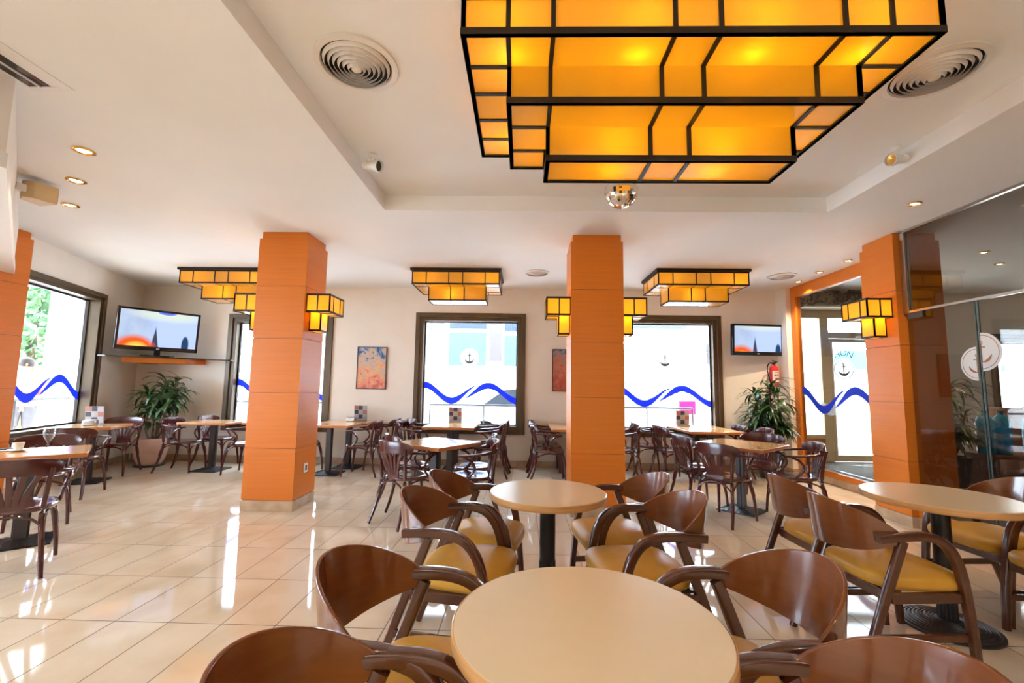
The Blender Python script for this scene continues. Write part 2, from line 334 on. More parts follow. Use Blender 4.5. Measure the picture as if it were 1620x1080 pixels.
# skirtings
struct(MB().box((-6.80, YB - 0.014, 0.001), (4.40, YB - 0.001, 0.105)).build('baseboard_back', 'skirting'))
nrm = Vector((-d.y, d.x))
mb = MB(); m = Matrix.Translation((WA.x, WA.y, 0)) @ Matrix.Rotation(math.atan2(d.y, d.x), 4, 'Z'); mb.box((0.02, -0.014, 0.001), (LW - .01, -0.001, 0.105), m); struct(mb.build('baseboard_left', 'skirting'))
struct(MB().box((4.39, 7.447, 0.001), (4.548, 7.459, 0.105)).box((4.386, 7.46, 0.001), (4.399, YB-.015, 0.105)).build('baseboard_right', 'skirting'))

# ------------------------------------------------------------ windows
def ribbon(mb, x0, x1, f0, f1, y, n=28, th=0.002):
    """band between curves f0 (bottom) and f1 (top)"""
    for i in range(n):
        a = x0 + (x1 - x0) * i / n; b = x0 + (x1 - x0) * (i + 1) / n
        q = [(a, f0(a)), (b, f0(b)), (b, f1(b)), (a, f1(a))]
        mb.add([(x, y, z) for x, z in q] + [(x, y + th, z) for x, z in q], [(0, 1, 2, 3), (7, 6, 5, 4), (0, 4, 5, 1), (3, 2, 6, 7)])
def wave(name, W_, zc, y, parent, amp=0.135, mt='blue'):
    """two overlapping strokes: trough then crest"""
    mb = MB(); s = W_
    def th(u): return u
    c1 = lambda x: zc + amp * math.cos(PI * (x / s) / 0.30)               # centre of first stroke
    t1 = lambda x: 0.060 * max(0.04, min(1, (0.58 - x / s) / 0.22)) + 0.004
    t1b = lambda x: t1(x) * (1.25 if 0.1 < x / s < 0.36 else 1.0)
    ribbon(mb, 0, 0.58 * s, lambda x: c1(x) - t1(x), lambda x: c1(x) + t1(x) * 0.85, y)
    c2 = lambda x: zc + amp * math.cos(PI * ((x / s) - 0.70) / 0.33)
    t2 = lambda x: 0.058 * max(0.05, min(1, (x / s - 0.44) / 0.16)) + 0.003
    ribbon(mb, 0.455 * s, s, lambda x: c2(x) - t2(x), lambda x: c2(x) + t2(x) * 0.8, y)
    o = mb.build(name, mt, parent, smooth=0); return o
def anchor(parent, cx, cz, r, y, mt='frost', mt2='grey_film', half=None, lw=1.0):
    n = 40; a0, a1 = 0, 2 * PI
    if half == 'r': a0, a1 = -PI / 2, PI / 2
    if half == 'l': a0, a1 = PI / 2, 1.5 * PI
    pts = [(cx + r * math.cos(a0 + (a1 - a0) * i / n), cz + r * math.sin(a0 + (a1 - a0) * i / n)) for i in range(n + (1 if half else 0))]
    k = len(pts)
    MB().add([(x, y, z) for x, z in pts] + [(x, y + .002, z) for x, z in pts], [tuple(range(k)), tuple(range(2 * k - 1, k - 1, -1))] + [(i, (i + 1) % k, k + (i + 1) % k, k + i) for i in range(k)]).build('logo_disc', mt, parent, smooth=0)
    yy = y - 0.002; mb = MB()
    def arc(R, b0, b1, w0, w1, cz2=cz, n=22):
        for i in range(n):
            t0, t1_ = b0 + (b1 - b0) * i / n, b0 + (b1 - b0) * (i + 1) / n
            wf = lambda t: w0 + (w1 - w0) * math.sin(PI * (t - b0) / (b1 - b0))
            q = [((R - wf(t0)) * math.cos(t0), (R - wf(t0)) * math.sin(t0)), ((R - wf(t1_)) * math.cos(t1_), (R - wf(t1_)) * math.sin(t1_)), ((R + wf(t1_)) * math.cos(t1_), (R + wf(t1_)) * math.sin(t1_)), ((R + wf(t0)) * math.cos(t0), (R + wf(t0)) * math.sin(t0))]
            mb.add([(cx + x, yy, cz2 + z) for x, z in q] + [(cx + x, yy + .0015, cz2 + z) for x, z in q], [(0, 1, 2, 3), (7, 6, 5, 4)])
    if half == 'r': lo, hi, L_, R_ = -PI / 2, PI / 2, 0, 1
    elif half == 'l': lo, hi, L_, R_ = PI / 2, 1.5 * PI, -1, 0
    else: lo, hi, L_, R_ = 0, 2 * PI, -1, 1
    arc(r * 0.86, lo, hi, r * 0.012 * lw, r * 0.012 * lw, n=40)
    b0, b1 = {'r': (-PI / 2, -0.25), 'l': (-PI + .25, -PI / 2)}.get(half, (-PI + 0.25, -0.25))
    arc(r * 0.50, b0, b1, 0.002 * lw, r * 0.06 * lw, cz - r * 0.02)
    mb.box((cx + (L_ * r * 0.025 * lw), yy, cz - r * 0.5), (cx + (R_ * r * 0.025 * lw), yy + .0015, cz + r * 0.42))
    mb.box((cx + L_ * r * 0.2, yy, cz + r * 0.22), (cx + R_ * r * 0.2, yy + .0015, cz + r * (0.23 + 0.04 * lw)))
    arc(r * 0.07, lo, hi, r * .018 * lw, r * .018 * lw, cz + r * 0.48, n=12)
    mb.build('logo_anchor', mt2, parent, smooth=0)
def window(name, loc, rz, w, z0, z1, fw=0.12, logo=None, wv=True, depth=0.06, amp=0.135, zc=1.24, inset=0.12, sill=True):
    """local x along the wall, +y outwards"""
    r = sroot(name, loc, rz); f = MB(); e = 0.012
    def ring(mb, a0, a1, b0, b1, t, y0, y1):
        mb.box((a0, y0, b0), (a0 + t, y1, b1)); mb.box((a1 - t, y0, b0), (a1, y1, b1)); mb.box((a0 + t, y0, b1 - t), (a1 - t, y1, b1)); mb.box((a0 + t, y0, b0), (a1 - t, y1, b0 + t))
    ring(f, -0.02, w + 0.02, z0 - 0.02, z1 + 0.02, fw * 0.62, -0.03, 0.0)
    ring(f, 0.012, w - 0.012, z0 + 0.012, z1 - 0.012, fw - 0.012, 0.0, inset)
    f.build('window_frame', 'bronze', r, smooth=0, bevel=0.004)
    g = MB(); ring(g, fw, w - fw, z0 + fw, z1 - fw, 0.022, inset - 0.02, inset + 0.02); g.build('glazing_bead', 'black_metal', r, smooth=0)
    MB().box((fw + .02, inset - .004, z0 + fw + .02), (w - fw - .02, inset + .004, z1 - fw - .02)).build('pane', 'glass', r, smooth=0)
    if wv:
        o = wave('wave_decal', w - 2 * fw - 0.04, zc, 0, r, amp); o.location = (fw + 0.02, inset - 0.012, 0)
    if logo: anchor(r, logo[0], logo[1], 0.165, inset - 0.02, lw=2.2)
    return r
window('window_2', (W2[0], YB, 0), 0, W2[1] - W2[0], W2[2], W2[3], logo=(0.93, 1.86))
window('window_3', (W3[0], YB, 0), 0, W3[1] - W3[0], W3[2], W3[3], logo=(0.93, 1.86))
window('window_4', (W4[0], YB, 0), 0, W4[1] - W4[0], W4[2], W4[3], logo=(1.0, 1.86))
pw = WA + d * 0.03
w1 = window('window_1', (pw.x, pw.y, 0), math.atan2(d.y, d.x), 1.69, 0.64, 2.66, fw=0.09, amp=0.13, zc=1.26, inset=0.16)
window('window_5', (7.98, YB, 0), 0, 1.58, 0.8, 2.36, wv=False)
window('window_6', (-5.92, -0.5, 0), PI / 2, 4.2, 0.35, 2.6, logo=(3.1, 1.8), zc=1.2)

# ------------------------------------------------------------ entrance hall: orange frame, glazing, cream door
r = sroot('door_1', (4.48, 0, 0))
MB().box((0, 5.2, 2.90), (0.09, 7.459, 3.079)).box((0, 7.33, 0.192), (0.09, 7.459, 2.90)).box((0, 5.2, 0.192), (0.09, 5.3, 2.9)).build('orange_frame', 'panel', r, smooth=0, bevel=0.004)
MB().box((0.035, 5.3, 0.193), (0.043, 7.33, 2.899)).build('pane', 'halltint', r, smooth=0)
o = wave('wave_decal', 1.62, 1.235, 0, r, 0.145); o.rotation_euler = (0, 0, -PI / 2); o.location = (0.028, 7.29, 0)
mb = MB(); ribbon(mb, 0, 1.62, lambda x: 1.13 + .12 * math.cos(PI * ((x / 1.62) - 0.70) / 0.33), lambda x: 1.28 + .12 * math.cos(PI * ((x / 1.62) - 0.70) / 0.33), 0)
o = mb.build('film_band', 'frostthin', r, smooth=0); o.rotation_euler = (0, 0, -PI / 2); o.location = (0.046, 7.29, 0)
r = sroot('door_2', (0, YB, 0)); y0, y1 = -0.03, 0.05
MB().box((4.67, y0, 2.62), (6.45, y1, 2.755)).box((4.67, y0, 0.195), (4.75, y1, 2.62)).box((5.12, y0, 0.195), (5.26, y1, 2.62)).box((6.2, y0, 0.195), (6.30, y1, 2.62)).box((5.26, y0, 2.27), (6.2, y1, 2.37)).box((4.75, y0, 0.56), (5.12, y1, 0.63)).build('door_frame', 'cream_frame', r, smooth=0, bevel=0.004)
MB().box((4.75, -0.01, 0.195), (5.12, 0.02, 0.56)).build('wood_panel', 'panel', r, smooth=0)
MB().box((4.75, 0.008, 0.63), (5.12, 0.016, 2.62)).box((5.26, 0.008, 2.37), (6.2, 0.016, 2.62)).build('pane', 'glass', r, smooth=0)
MB().box((4.76, 0.0, 1.53), (5.11, 0.004, 1.70)).build('film_band', 'frost', r, smooth=0)
lf = MB(); lf.box((5.265, -0.04, 0.2), (6.19, 0.0, 0.30)).box((5.265, -0.04, 2.2), (6.19, 0.0, 2.26)).box((5.265, -0.04, 0.30), (5.31, 0, 2.2)).box((6.12, -0.04, 0.30), (6.19, 0, 2.2)); lf.build('door_leaf', 'cream_frame', r, smooth=0, bevel=0.003)
MB().box((5.31, -0.024, 0.30), (6.12, -0.016, 2.2)).build('door_glass', 'glass', r, smooth=0)
anchor(r, 5.47, 1.74, 0.185, -0.05, lw=2.0)
def text(body, size, loc, rot, m, parent, name='lettering', ext=0.001, align='CENTER'):
    c = bpy.data.curves.new(name, 'FONT'); c.body = body; c.size = size; c.extrude = ext; c.align_x = align; c.align_y = 'CENTER'
    o = bpy.data.objects.new(name, c); C.objects.link(o); o.location = loc; o.rotation_euler = rot; c.materials.append(M[m] if isinstance(m, str) else m)
    bpy.context.view_layer.update(); me = bpy.data.meshes.new_from_object(o.evaluated_get(bpy.context.evaluated_depsgraph_get())); q = bpy.data.objects.new(name, me); C.objects.link(q); q.location = loc; q.rotation_euler = rot
    bpy.data.objects.remove(o); q.name = name
    if parent: q.parent = parent
    return q
M['lettering_blue'] = mat('grey_blue_lettering', (0.06, 0.16, 0.22), 0.6)
for ch, x, z, a in (('H', 5.365, 1.985, 0.35), ('O', 5.475, 2.015, 0), ('N', 5.585, 1.985, -0.35)):
    text(ch, 0.15, (x, -0.05, z), (PI / 2, -a, 0), 'lettering_blue', r)
# ledge over the cream frame with dried branches
tag(MB().box((4.66, YB - 0.36, 2.757), (6.6, YB - 0.035, 2.78)).build('plant_shelf', 'cream_frame', smooth=0, bevel=.004), 'cream ledge above the entrance door frame', 'shelf')
random.seed(5)
mb = MB()
def branch(mb, p, dirv, L, r, depth):
    q = [p]; dv = Vector(dirv).normalized()
    for i in range(4):
        dv = (dv + Vector((random.uniform(-.3, .3), random.uniform(-.15, .15), random.uniform(-.25, .3)))).normalized(); q.append(q[-1] + dv * L / 4)
    q = [Vector((v.x, min(YB - .05, max(YB - .42, v.y)), min(3.04, max(2.79 + r, v.z)))) for v in q]
    mb.sweep(q, circ(r, 5), scl=[1, .85, .7, .55, .4])
    if depth:
        for i in (1, 2, 3, 4): branch(mb, q[i], (dv + Vector((random.uniform(-1, 1), random.uniform(-.3, .3), random.uniform(-.2, .9)))), L * 0.5, r * 0.6, depth - 1)
    else:
        for i in range(3):
            c = q[-1 - i]; a = random.uniform(0, 6.28); l = 0.05
            c = c + Vector((0, 0, 0.0)); mb.add([c, c + Vector((math.cos(a) * l * .4, -.01, math.sin(a) * l * .4)), c + Vector((math.cos(a) * l, 0, math.sin(a) * l)), c + Vector((-math.sin(a) * .015, .01, math.cos(a) * .015))], [(0, 1, 2, 3)])
for i in range(13):
    x = 4.8 + i * 0.14; branch(mb, Vector((x, YB - 0.2, 2.80)), (random.choice((-1, 1)), 0, 0.2 + i * 0.05), 0.26 + i * 0.010, 0.008, 2)
mb.v = [(x, min(y, YB - .01), min(z, 3.06)) for x, y, z in mb.v]
tag(mb.build('dried_branches', 'dry', smooth=0), 'dark dried branches lying along the ledge above the entrance door', 'plant')

# ------------------------------------------------------------ tinted glass screen
r = thing('glass_screen', 'tinted glass partition with steel rails and broken round anchor emblem beside right column', 'glass partition', (4.05, 0, 0))
MB().box((-0.005, -2.9, 2.215), (0.005, 4.68, 3.06)).build('transom_glass', 'tinted', r, smooth=0)
MB().box((-0.005, 4.03, 0.192), (0.005, 4.72, 2.19)).build('fixed_glass', 'tinted', r, smooth=0)
dg = MB().box((-0.005, 3.02, 0.21), (0.005, 4.00, 2.19)).build('door_glass', 'tinted', r, smooth=0)
MB().box((-0.0055, 3.996, 0.21), (0.0055, 4.008, 2.19)).box((-0.0055, 4.024, 0.193), (0.0055, 4.031, 2.19)).build('polished_glass_edge', 'teal', r, smooth=0)
MB().box((-0.005, -2.9, 0.192), (0.005, 3.00, 2.19)).build('near_glass', 'tinted', r, smooth=0)
MB().box((-0.018, -2.9, 2.19), (0.018, 4.70, 2.215)).build('lower_rail', 'steel', r, smooth=0, bevel=.003)
MB().box((-0.018, -2.9, 3.055), (0.018, 4.70, 3.079)).build('ceiling_track', 'steel', r, smooth=0)
MB().box((-0.022, 4.68, 2.19), (0.022, 4.742, 3.055)).build('side_channel', 'steel', r, smooth=0)
MB().box((-0.02, 4.53, 2.13), (0.02, 4.70, 2.19)).build('hinge', 'post', r, smooth=0)
e = bpy.data.objects.new('logo_half', None); C.objects.link(e); e.parent = r; e.rotation_euler = (0, 0, -PI / 2); e.location = (-0.02, 3.99, 0)
anchor(e, 0, 1.73, 0.17, 0.005, mt='frost', mt2='panel_dark', half='r')
e = bpy.data.objects.new('logo_half', None); C.objects.link(e); e.parent = r; e.rotation_euler = (0, 0, -PI / 2); e.location = (-0.02, 4.035, 0)
anchor(e, 0, 1.63, 0.15, 0.005, mt='frost', mt2='panel_dark', half='l')
o = wave('wave_decal', 1.5, 1.25, 0, r, 0.13); o.rotation_euler = (0, 0, -PI / 2); o.location = (0.01, 3.62, 0)

# ------------------------------------------------------------ columns
def column(x0, x1, y0, y1, label, joints=(0.66, 1.26, 1.86, 2.45), base=0.11, socket=None):
    r = thing('square_column', label, 'column', ((x0 + x1) / 2, (y0 + y1) / 2, 0), 0, 'orange wood-clad columns'); hx, hy = (x1 - x0) / 2, (y1 - y0) / 2
    MB().box((-hx + .008, -hy + .008, base), (hx - .008, hy - .008, 3.0)).build('core', 'panel_dark', r, smooth=0)
    MB().box((-hx + .02, -hy + .02, 3.0), (hx - .02, hy - .02, H - .001)).build('top_collar', 'panel', r, smooth=0)
    js = [base + .003] + list(joints) + [3.0]
    for a, b in zip(js[:-1], js[1:]):
        MB().box((-hx, -hy, a + .0025), (hx, hy, b - .0025)).build('wood_panel', 'panel', r, smooth=0)
    MB().box((-hx - .004, -hy - .004, 0.001), (hx + .004, hy + .004, base)).build('tile_base', 'skirting', r, smooth=0)
    if socket:
        s = MB().box((hx, socket - .04, 0.37), (hx + .012, socket + .04, 0.47)).build('wall_socket', 'white', r, smooth=0, bevel=.003)
        MB().box((hx + .0121, socket - .018, 0.392), (hx + .014, socket + .018, 0.448)).build('socket_hole', 'post', s, smooth=0)
    return r
column(-3.00, -2.44, 4.84, 5.34, 'orange wood-clad square column left of centre, with a small wall socket', socket=-0.01)
column(0.53, 1.11, 4.87, 5.37, 'orange wood-clad square column in the centre, behind the round tables')
column(3.97, 4.46, 4.75, 5.22, 'orange wood-clad square column beside the tinted glass partition')
column(-6.10, -5.78, 4.45, 4.97, 'orange wood-clad pillar at the left edge beside the street window')

# ------------------------------------------------------------ stepped amber lamps
def tier_panels(xs, ys, z0, z1, bottom_skip=None, bar=0.014, t=0.004, side_faces=(1, 1, 1, 1), bottom=True, top=True):
    """returns (frame boxes, list of panel boxes) ; xs, ys = division coordinates"""
    fr = MB(); pn = MB(); x0, x1, y0, y1 = xs[0], xs[-1], ys[0], ys[-1]; b = bar / 2
    for (f, a) in ((side_faces[0], y0), (side_faces[1], y1)):
        if f:
            for x in xs: fr.box((x - b, a - b, z0), (x + b, a + b, z1))
            for z in ((z0, z1 - bar) if top else (z0,)): fr.box((x0 - b, a - b * 1.2, z - b), (x1 + b, a + b * 1.2, z + bar))
            pn.box((x0, a - t / 2, z0), (x1, a + t / 2, z1))
    for (f, a) in ((side_faces[2], x0), (side_faces[3], x1)):
        if f:
            for y in ys: fr.box((a - b, y - b, z0), (a + b, y + b, z1))
            for z in ((z0, z1 - bar) if top else (z0,)): fr.box((a - b * 1.2, y0 - b, z - b), (a + b * 1.2, y1 + b, z + bar))
            pn.box((a - t / 2, y0, z0), (a + t / 2, y1, z1))
    if bottom:
        for x in xs: 
            if bottom_skip is None or not (bottom_skip[0] - .01 < x < bottom_skip[1] + .01): fr.box((x - b, y0, z0 - b), (x + b, y1, z0 + b))
            else:
                fr.box((x - b, y0, z0 - b), (x + b, bottom_skip[2], z0 + b)); fr.box((x - b, bottom_skip[3], z0 - b), (x + b, y1, z0 + b))
        for y in ys:
            if bottom_skip is None or not (bottom_skip[2] - .01 < y < bottom_skip[3] + .01): fr.box((x0, y - b, z0 - b), (x1, y + b, z0 + b))
            else:
                fr.box((x0, y - b, z0 - b), (bottom_skip[0], y + b, z0 + b)); fr.box((bottom_skip[1], y - b, z0 - b), (x1, y + b, z0 + b))
        if bottom_skip is None: pn.box((x0, y0, z0 - t / 2), (x1, y1, z0 + t / 2))
        else:
            sx0, sx1, sy0, sy1 = bottom_skip
            pn.box((x0, y0, z0 - t / 2), (x1, sy0, z0 + t / 2)); pn.box((x0, sy1, z0 - t / 2), (x1, y1, z0 + t / 2))
            pn.box((x0, sy0, z0 - t / 2), (sx0, sy1, z0 + t / 2)); pn.box((sx1, sy0, z0 - t / 2), (x1, sy1, z0 + t / 2))
    return fr, pn
def bulb(parent, loc, watts, name='bulb'):
    o = MB().lathe([(0.002, 0.0), (0.014, .006), (0.02, .02), (0.018, .036), (0.01, .05), (.008, .065)], 12).build(name, 'bulbwarm', parent); o.location = loc
    l = bpy.data.lights.new('bulb_light', 'POINT'); l.energy = watts; l.color = (1.0, 0.74, 0.40); l.shadow_soft_size = 0.03
    q = bpy.data.objects.new('bulb_light', l); C.objects.link(q); q.parent = parent; q.location = (loc[0], loc[1], loc[2] - 0.035)
def cum(x0, ws):
    o = [x0]
    for w_ in ws: o.append(o[-1] + w_)
    return o
def inset_divs(v): return v[1:-1]
def big_lamp():
    r = thing('ceiling_lamp', 'huge three-tier stepped lamp of amber glass and black bars on recessed ceiling', 'ceiling lamp', (0.81, 2.5, H2))
    xs = [x - 0.81 for x in cum(-0.30, [.213, .213, .57, .213, .57, .213, .225])]
    ys = [y - 2.5 for y in cum(1.94, [.215, .215, .25, .215, .215])]
    z = [0, -0.205, -0.405, -0.60]
    for k in range(3):
        X_, Y_ = xs, ys
        for _ in range(k): X_, Y_ = inset_divs(X_), inset_divs(Y_)
        nx, ny = inset_divs(X_), inset_divs(Y_)
        skip = (nx[0], nx[-1], ny[0], ny[-1]) if k < 2 else None
        if k == 2: Y_ = [Y_[0], Y_[-1]]
        f, p_ = tier_panels(X_, Y_, z[k + 1], z[k] - (0.002 if k == 0 else 0), skip, bar=0.022, top=(k == 0))
        g = p_.build('amber_glass', 'amber', r, smooth=0); f.build('black_frame', 'black_metal', g, smooth=0)
    for (x, y, zz) in ((-.90, -.42, -.10), (-.25, -.42, -.10), (.32, -.42, -.10), (.85, -.42, -.10), (-.9, .35, -.1), (.85, .35, -.1), (-.30, .0, -.48), (.28, .0, -.48), (.0, .25, -.1)):
        bulb(r, (x, y, zz), 2.6)
big_lamp()
def small_lamp(x0, y0, label):
    a, b, c = 0.205, 0.33, 0.36; Wd = 3 * a + 2 * b; Dp = 2 * a + c
    r = thing('ceiling_lamp', label, 'ceiling lamp', (x0 + Wd / 2, y0 + Dp / 2, H), 0, 'two-tier amber ceiling lamps')
    xs = [x - Wd / 2 for x in cum(0, [a, b, a, b, a])]; ys = [y - Dp / 2 for y in cum(0, [a, c, a])]
    rim = MB(); e = .03; rim.box((-Wd / 2 - e, -Dp / 2 - e, -0.04), (Wd / 2 + e, Dp / 2 + e, -0.002)); rim.build('ceiling_rim', 'black_metal', r, smooth=0)
    nx, ny = inset_divs(xs), inset_divs(ys)
    f, p_ = tier_panels(xs, ys, -0.235, -0.04, (nx[0], nx[-1], ny[0], ny[-1]), bar=0.014); g = p_.build('amber_glass', 'amber', r, smooth=0); f.build('black_frame', 'black_metal', g, smooth=0)
    f, p_ = tier_panels(nx, ny, -0.44, -0.235, None, bar=0.014, top=False); g = p_.build('amber_glass', 'amber', r, smooth=0); f.build('black_frame', 'black_metal', g, smooth=0)
    for x, y, zz in ((-.42, -.2, -.13), (.48, -.2, -.13), (-.1, -.08, -.32), (-.4, .2, -.13), (.45, .2, -.13)): bulb(r, (x, y, zz), 2.4)
    return r
small_lamp(-1.63, 6.36, 'two-tier amber glass lamp with black bars on ceiling in front of the middle window')
small_lamp(1.93, 6.28, 'two-tier amber glass lamp with black bars on ceiling right of the central column')
small_lamp(-5.17, 6.44, 'two-tier amber glass lamp with black bars on ceiling near the large television')
def sconce(x, y, rz, label):
    """local: back on y=0 plane, projects to -y... long side along x"""
    r = thing('wall_sconce', label, 'wall lamp', (x, y, 0), rz, 'amber sconces on the columns'); z0, z1, z2 = 1.965, 2.17, 2.375
    xs = cum(-0.185, [.095, .18, .095]); ys = [-0.262, -0.125, -0.001]
    f, p_ = tier_panels(xs, ys, z1, z2, (xs[1], xs[2], ys[1], ys[2]), bar=0.014, side_faces=(1, 0, 1, 1)); g = p_.build('amber_glass', 'amber2', r, smooth=0); f.build('black_frame', 'black_metal', g, smooth=0)
    f, p_ = tier_panels(xs[1:3], ys[1:3], z0, z1, None, bar=0.014, top=False, side_faces=(1, 0, 1, 1)); g = p_.build('amber_glass', 'amber2', r, smooth=0); f.build('black_frame', 'black_metal', g, smooth=0)
    bulb(r, (0, -0.07, 2.20), 1.0); return r
# rz: local -y points away from the column face
sconce(-2.439, 5.07, PI / 2, 'amber glass sconce on the right face of the left-hand column')
sconce(-3.001, 5.07, -PI / 2, 'amber glass sconce on the left face of the left-hand column')
sconce(0.529, 5.10, -PI / 2, 'amber glass sconce on the left face of the central column')
sconce(1.111, 5.10, PI / 2, 'amber glass sconce on the right face of the central column')
sconce(3.969, 5.0, -PI / 2, 'amber glass sconce on the column beside the tinted glass partition')

# ------------------------------------------------------------ ceiling diffusers, downlights, grille, spots, ball
def diffuser(x, y, z, R, label):
    r = thing('ceiling_vent', label, 'air vent', (x, y, z), 0, 'round ceiling air vents')
    prof = [(R, -0.001), (R, -0.012), (R * .86, -0.018), (R * .84, -0.001)]; MB().lathe(prof + [(R, -0.001)], 48, cap=False).build('outer_ring', 'diffuser', r)
    MB().lathe([(0.001, -.0015), (R * .84, -.0015)], 32, cap=False).build('dark_backing', 'black', r, smooth=0)
    for k in range(6):
        a = R * (0.80 - k * 0.115); MB().lathe([(a, -0.008 - k * .004), (a - R * .05, -0.03 - k * .004), (a - R * .055, -0.03 - k * .004), (a - .004, -.008 - k * .004)], 40, cap=False).build('cone_ring', 'diffuser', r)
    MB().lathe([(0.001, -.046), (R * .12, -.04), (R * .12, -.03), (.001, -.03)], 24, cap=False).build('centre_cap', 'diffuser', r)
diffuser(-0.99, 2.40, H2, 0.235, 'round white ring air vent on recessed ceiling left of big lamp')
diffuser(2.38, 2.48, H2, 0.245, 'round white ring air vent on recessed ceiling right of big lamp')
diffuser(0.20, 6.58, H, 0.19, 'round air vent on ceiling near the central column and middle window')
diffuser(3.89, 6.65, H, 0.20, 'round air vent on ceiling near the small television')
def downlight(x, y, z, label, R=0.055, watts=14):
    r = thing('downlight', label, 'ceiling light', (x, y, z), 0, 'brass recessed downlights')
    MB().lathe([(R, -0.001), (R, -0.008), (R * .8, -0.014), (R * .72, -0.004), (R * .7, -.001)], 28, cap=False).build('brass_ring', 'gold', r)
    MB().lathe([(0.001, -.012), (R * .4, -.010), (R * .62, -.003), (R * .62, -.001), (.001, -.001)], 20, cap=False).build('lamp_lens', 'bulbwarm', r)
    l = bpy.data.lights.new('downlight_or_fill', 'SPOT'); l.energy = watts; l.color = (1, .8, .55); l.spot_size = 1.9; l.spot_blend = 0.8; l.shadow_soft_size = 0.03
    o = bpy.data.objects.new('downlight_or_fill', l); C.objects.link(o); o.parent = r; o.location = (0, 0, -0.03)
for x, y, s_ in ((-3.31, 3.10, 'nearest to the long black air slot'), (-3.87, 3.59, 'middle one of three beside the left bulkhead'), (-4.47, 4.12, 'farthest of three beside the left bulkhead'),
              (3.55, 3.98, 'alone right of the big lamp recess'), (4.33, 6.98, 'nearest to the small television'), (4.28, 6.40, 'middle one of three by the orange door frame'), (4.26, 5.81, 'closest to the right column of three by the door frame'),
              (5.6, 5.4, 'behind the tinted glass, left one'), (6.3, 5.9, 'behind the tinted glass, right one')):
    downlight(x, y, H, 'brass recessed ceiling downlight, ' + s_, R=0.07 if x < -3 else 0.055, watts=9 if x < 0 else (38 if 4 < x < 5 else 18))
r = thing('air_slot', 'long black and white linear air slot in the ceiling at upper left', 'air vent', (-2.80, 1.2, H))
MB().box((-.13, -1.2, -.006), (-.115, 1.22, -.001)).box((.055, -1.2, -.006), (.12, 1.22, -.001)).box((-.115, 1.18, -.008), (.055, 1.22, -.001)).build('slot_frame', 'white', r, smooth=0)
MB().box((-.115, -1.2, -.003), (.02, 1.18, -.0005)).build('black_slot', 'black', r, smooth=0)
MB().box((.02, -1.2, -.005), (.055, 1.18, -.0005)).box((-.05, -1.2, -.012), (-.043, 1.18, -.003)).build('metal_strip', 'diffuser', r, smooth=0)
fx = sroot('trim_fill_fittings')
for i_, (x, y) in enumerate(((-1.9, -0.6), (-1.9, -2.2), (3.2, -0.6), (0.8, -2.3), (2.3, -2.4), (-0.6, -2.3))):   # made-up fittings for the fill lights added at the top of the script
    mb = MB().lathe([(.09, -.001), (.09, -.010), (.07, -.016), (.06, -.004), (.06, -.001)], 24, Matrix.Translation((x, y, H)), cap=False); mb.build('brass_ring', 'gold', fx)
    MB().lathe([(.001, -.006), (.055, -.004), (.055, -.001), (.001, -.001)], 20, Matrix.Translation((x, y, H)), cap=False).build('lamp_lens', 'bulbwarm', fx)
def spot(x, y, z, aim, label, lens='gold', wall=None):
    r = thing('spotlight', label, 'spotlight', (x, y, z))
    MB().lathe([(.035, -.001), (.035, -.015), (.012, -.02), (.012, -.07), (.002, -.07)], 16, cap=False).build('mount', 'white', r)
    q = Vector(aim).to_track_quat('Z', 'Y').to_matrix().to_4x4(); m = Matrix.Translation((0, 0, -.095)) @ q
    MB().lathe([(.012, -.085), (.034, -.08), (.036, .02), (.048, .045), (.048, .075), (.043, .075), (.04, .05), (.002, .048)], 24, m, cap=False).build('lamp_body', 'white', r)
    MB().lathe([(.001, .055), (.04, .06), (.001, .058)], 20, m, cap=False).build('lens', lens, r)
    MB().sweep([m @ Vector((.052, 0, -.01)), Vector((.05, 0, -.05)), Vector((0, 0, -.035)), Vector((-.05, 0, -.05)), m @ Vector((-.052, 0, -.01))], circ(.004, 6), smooth=4).build('bracket', 'white', r)
spot(-1.24, 3.42, H2, (0.93, -0.3, -.25), 'white cylinder spotlight with dark lens on recessed ceiling left of big lamp', 'black')
spot(2.84, 3.30, H2, (-0.92, -0.25, -.2), 'white cylinder spotlight with amber lens on recessed ceiling right of big lamp', 'gold')
r = thing('disco_ball', 'silver mirror disco ball hanging behind the big amber lamp', 'disco ball', (0.81, 3.6, 3.0))
bm = bmesh.new(); bmesh.ops.create_uvsphere(bm, u_segments=36, v_segments=20, radius=0.137)
bmesh.ops.split_edges(bm, edges=bm.edges)
rnd = random.Random(3)
for f in bm.faces:
    c = f.calc_center_median(); ax = Vector((rnd.uniform(-1, 1), rnd.uniform(-1, 1), rnd.uniform(-1, 1))).normalized()
    bmesh.ops.rotate(bm, cent=c, matrix=Matrix.Rotation(rnd.uniform(-.09, .09), 3, ax), verts=list(f.verts))
me = bpy.data.meshes.new('mirror_tiles'); bm.to_mesh(me); bm.free(); me.materials.append(mat('mirror_facets', (0.9, 0.87, 0.8), 0.03, metal=1.0))
o = bpy.data.objects.new('mirror_tiles', me); C.objects.link(o); o.parent = r
MB().lathe([(.02, .13), (.02, .16), (.005, .165), (.003, .229), (.02, .229)], 12).build('hanger', 'black_metal', r)
# loudspeaker on the bulkhead
r = thing('loudspeaker', 'beige wall loudspeaker on the left bulkhead under the ceiling', 'speaker', (-4.22, 3.53, 2.965), math.atan2(-2.85, -2.47) + PI / 2 + 0.55)
MB().prism([(-.10, .16), (.10, .16), (.075, 0.0), (.0, -.04), (-.075, 0.0)], -.075, .075).build('cabinet', 'beige_box', r, bevel=.008)
MB().box((-.03, -.09, -.03), (.03, .0, .03)).build('wall_bracket', 'white', r)
MB().box((-.085, .161, -.065), (.085, .166, .065)).build('grille', 'diffuser', r)

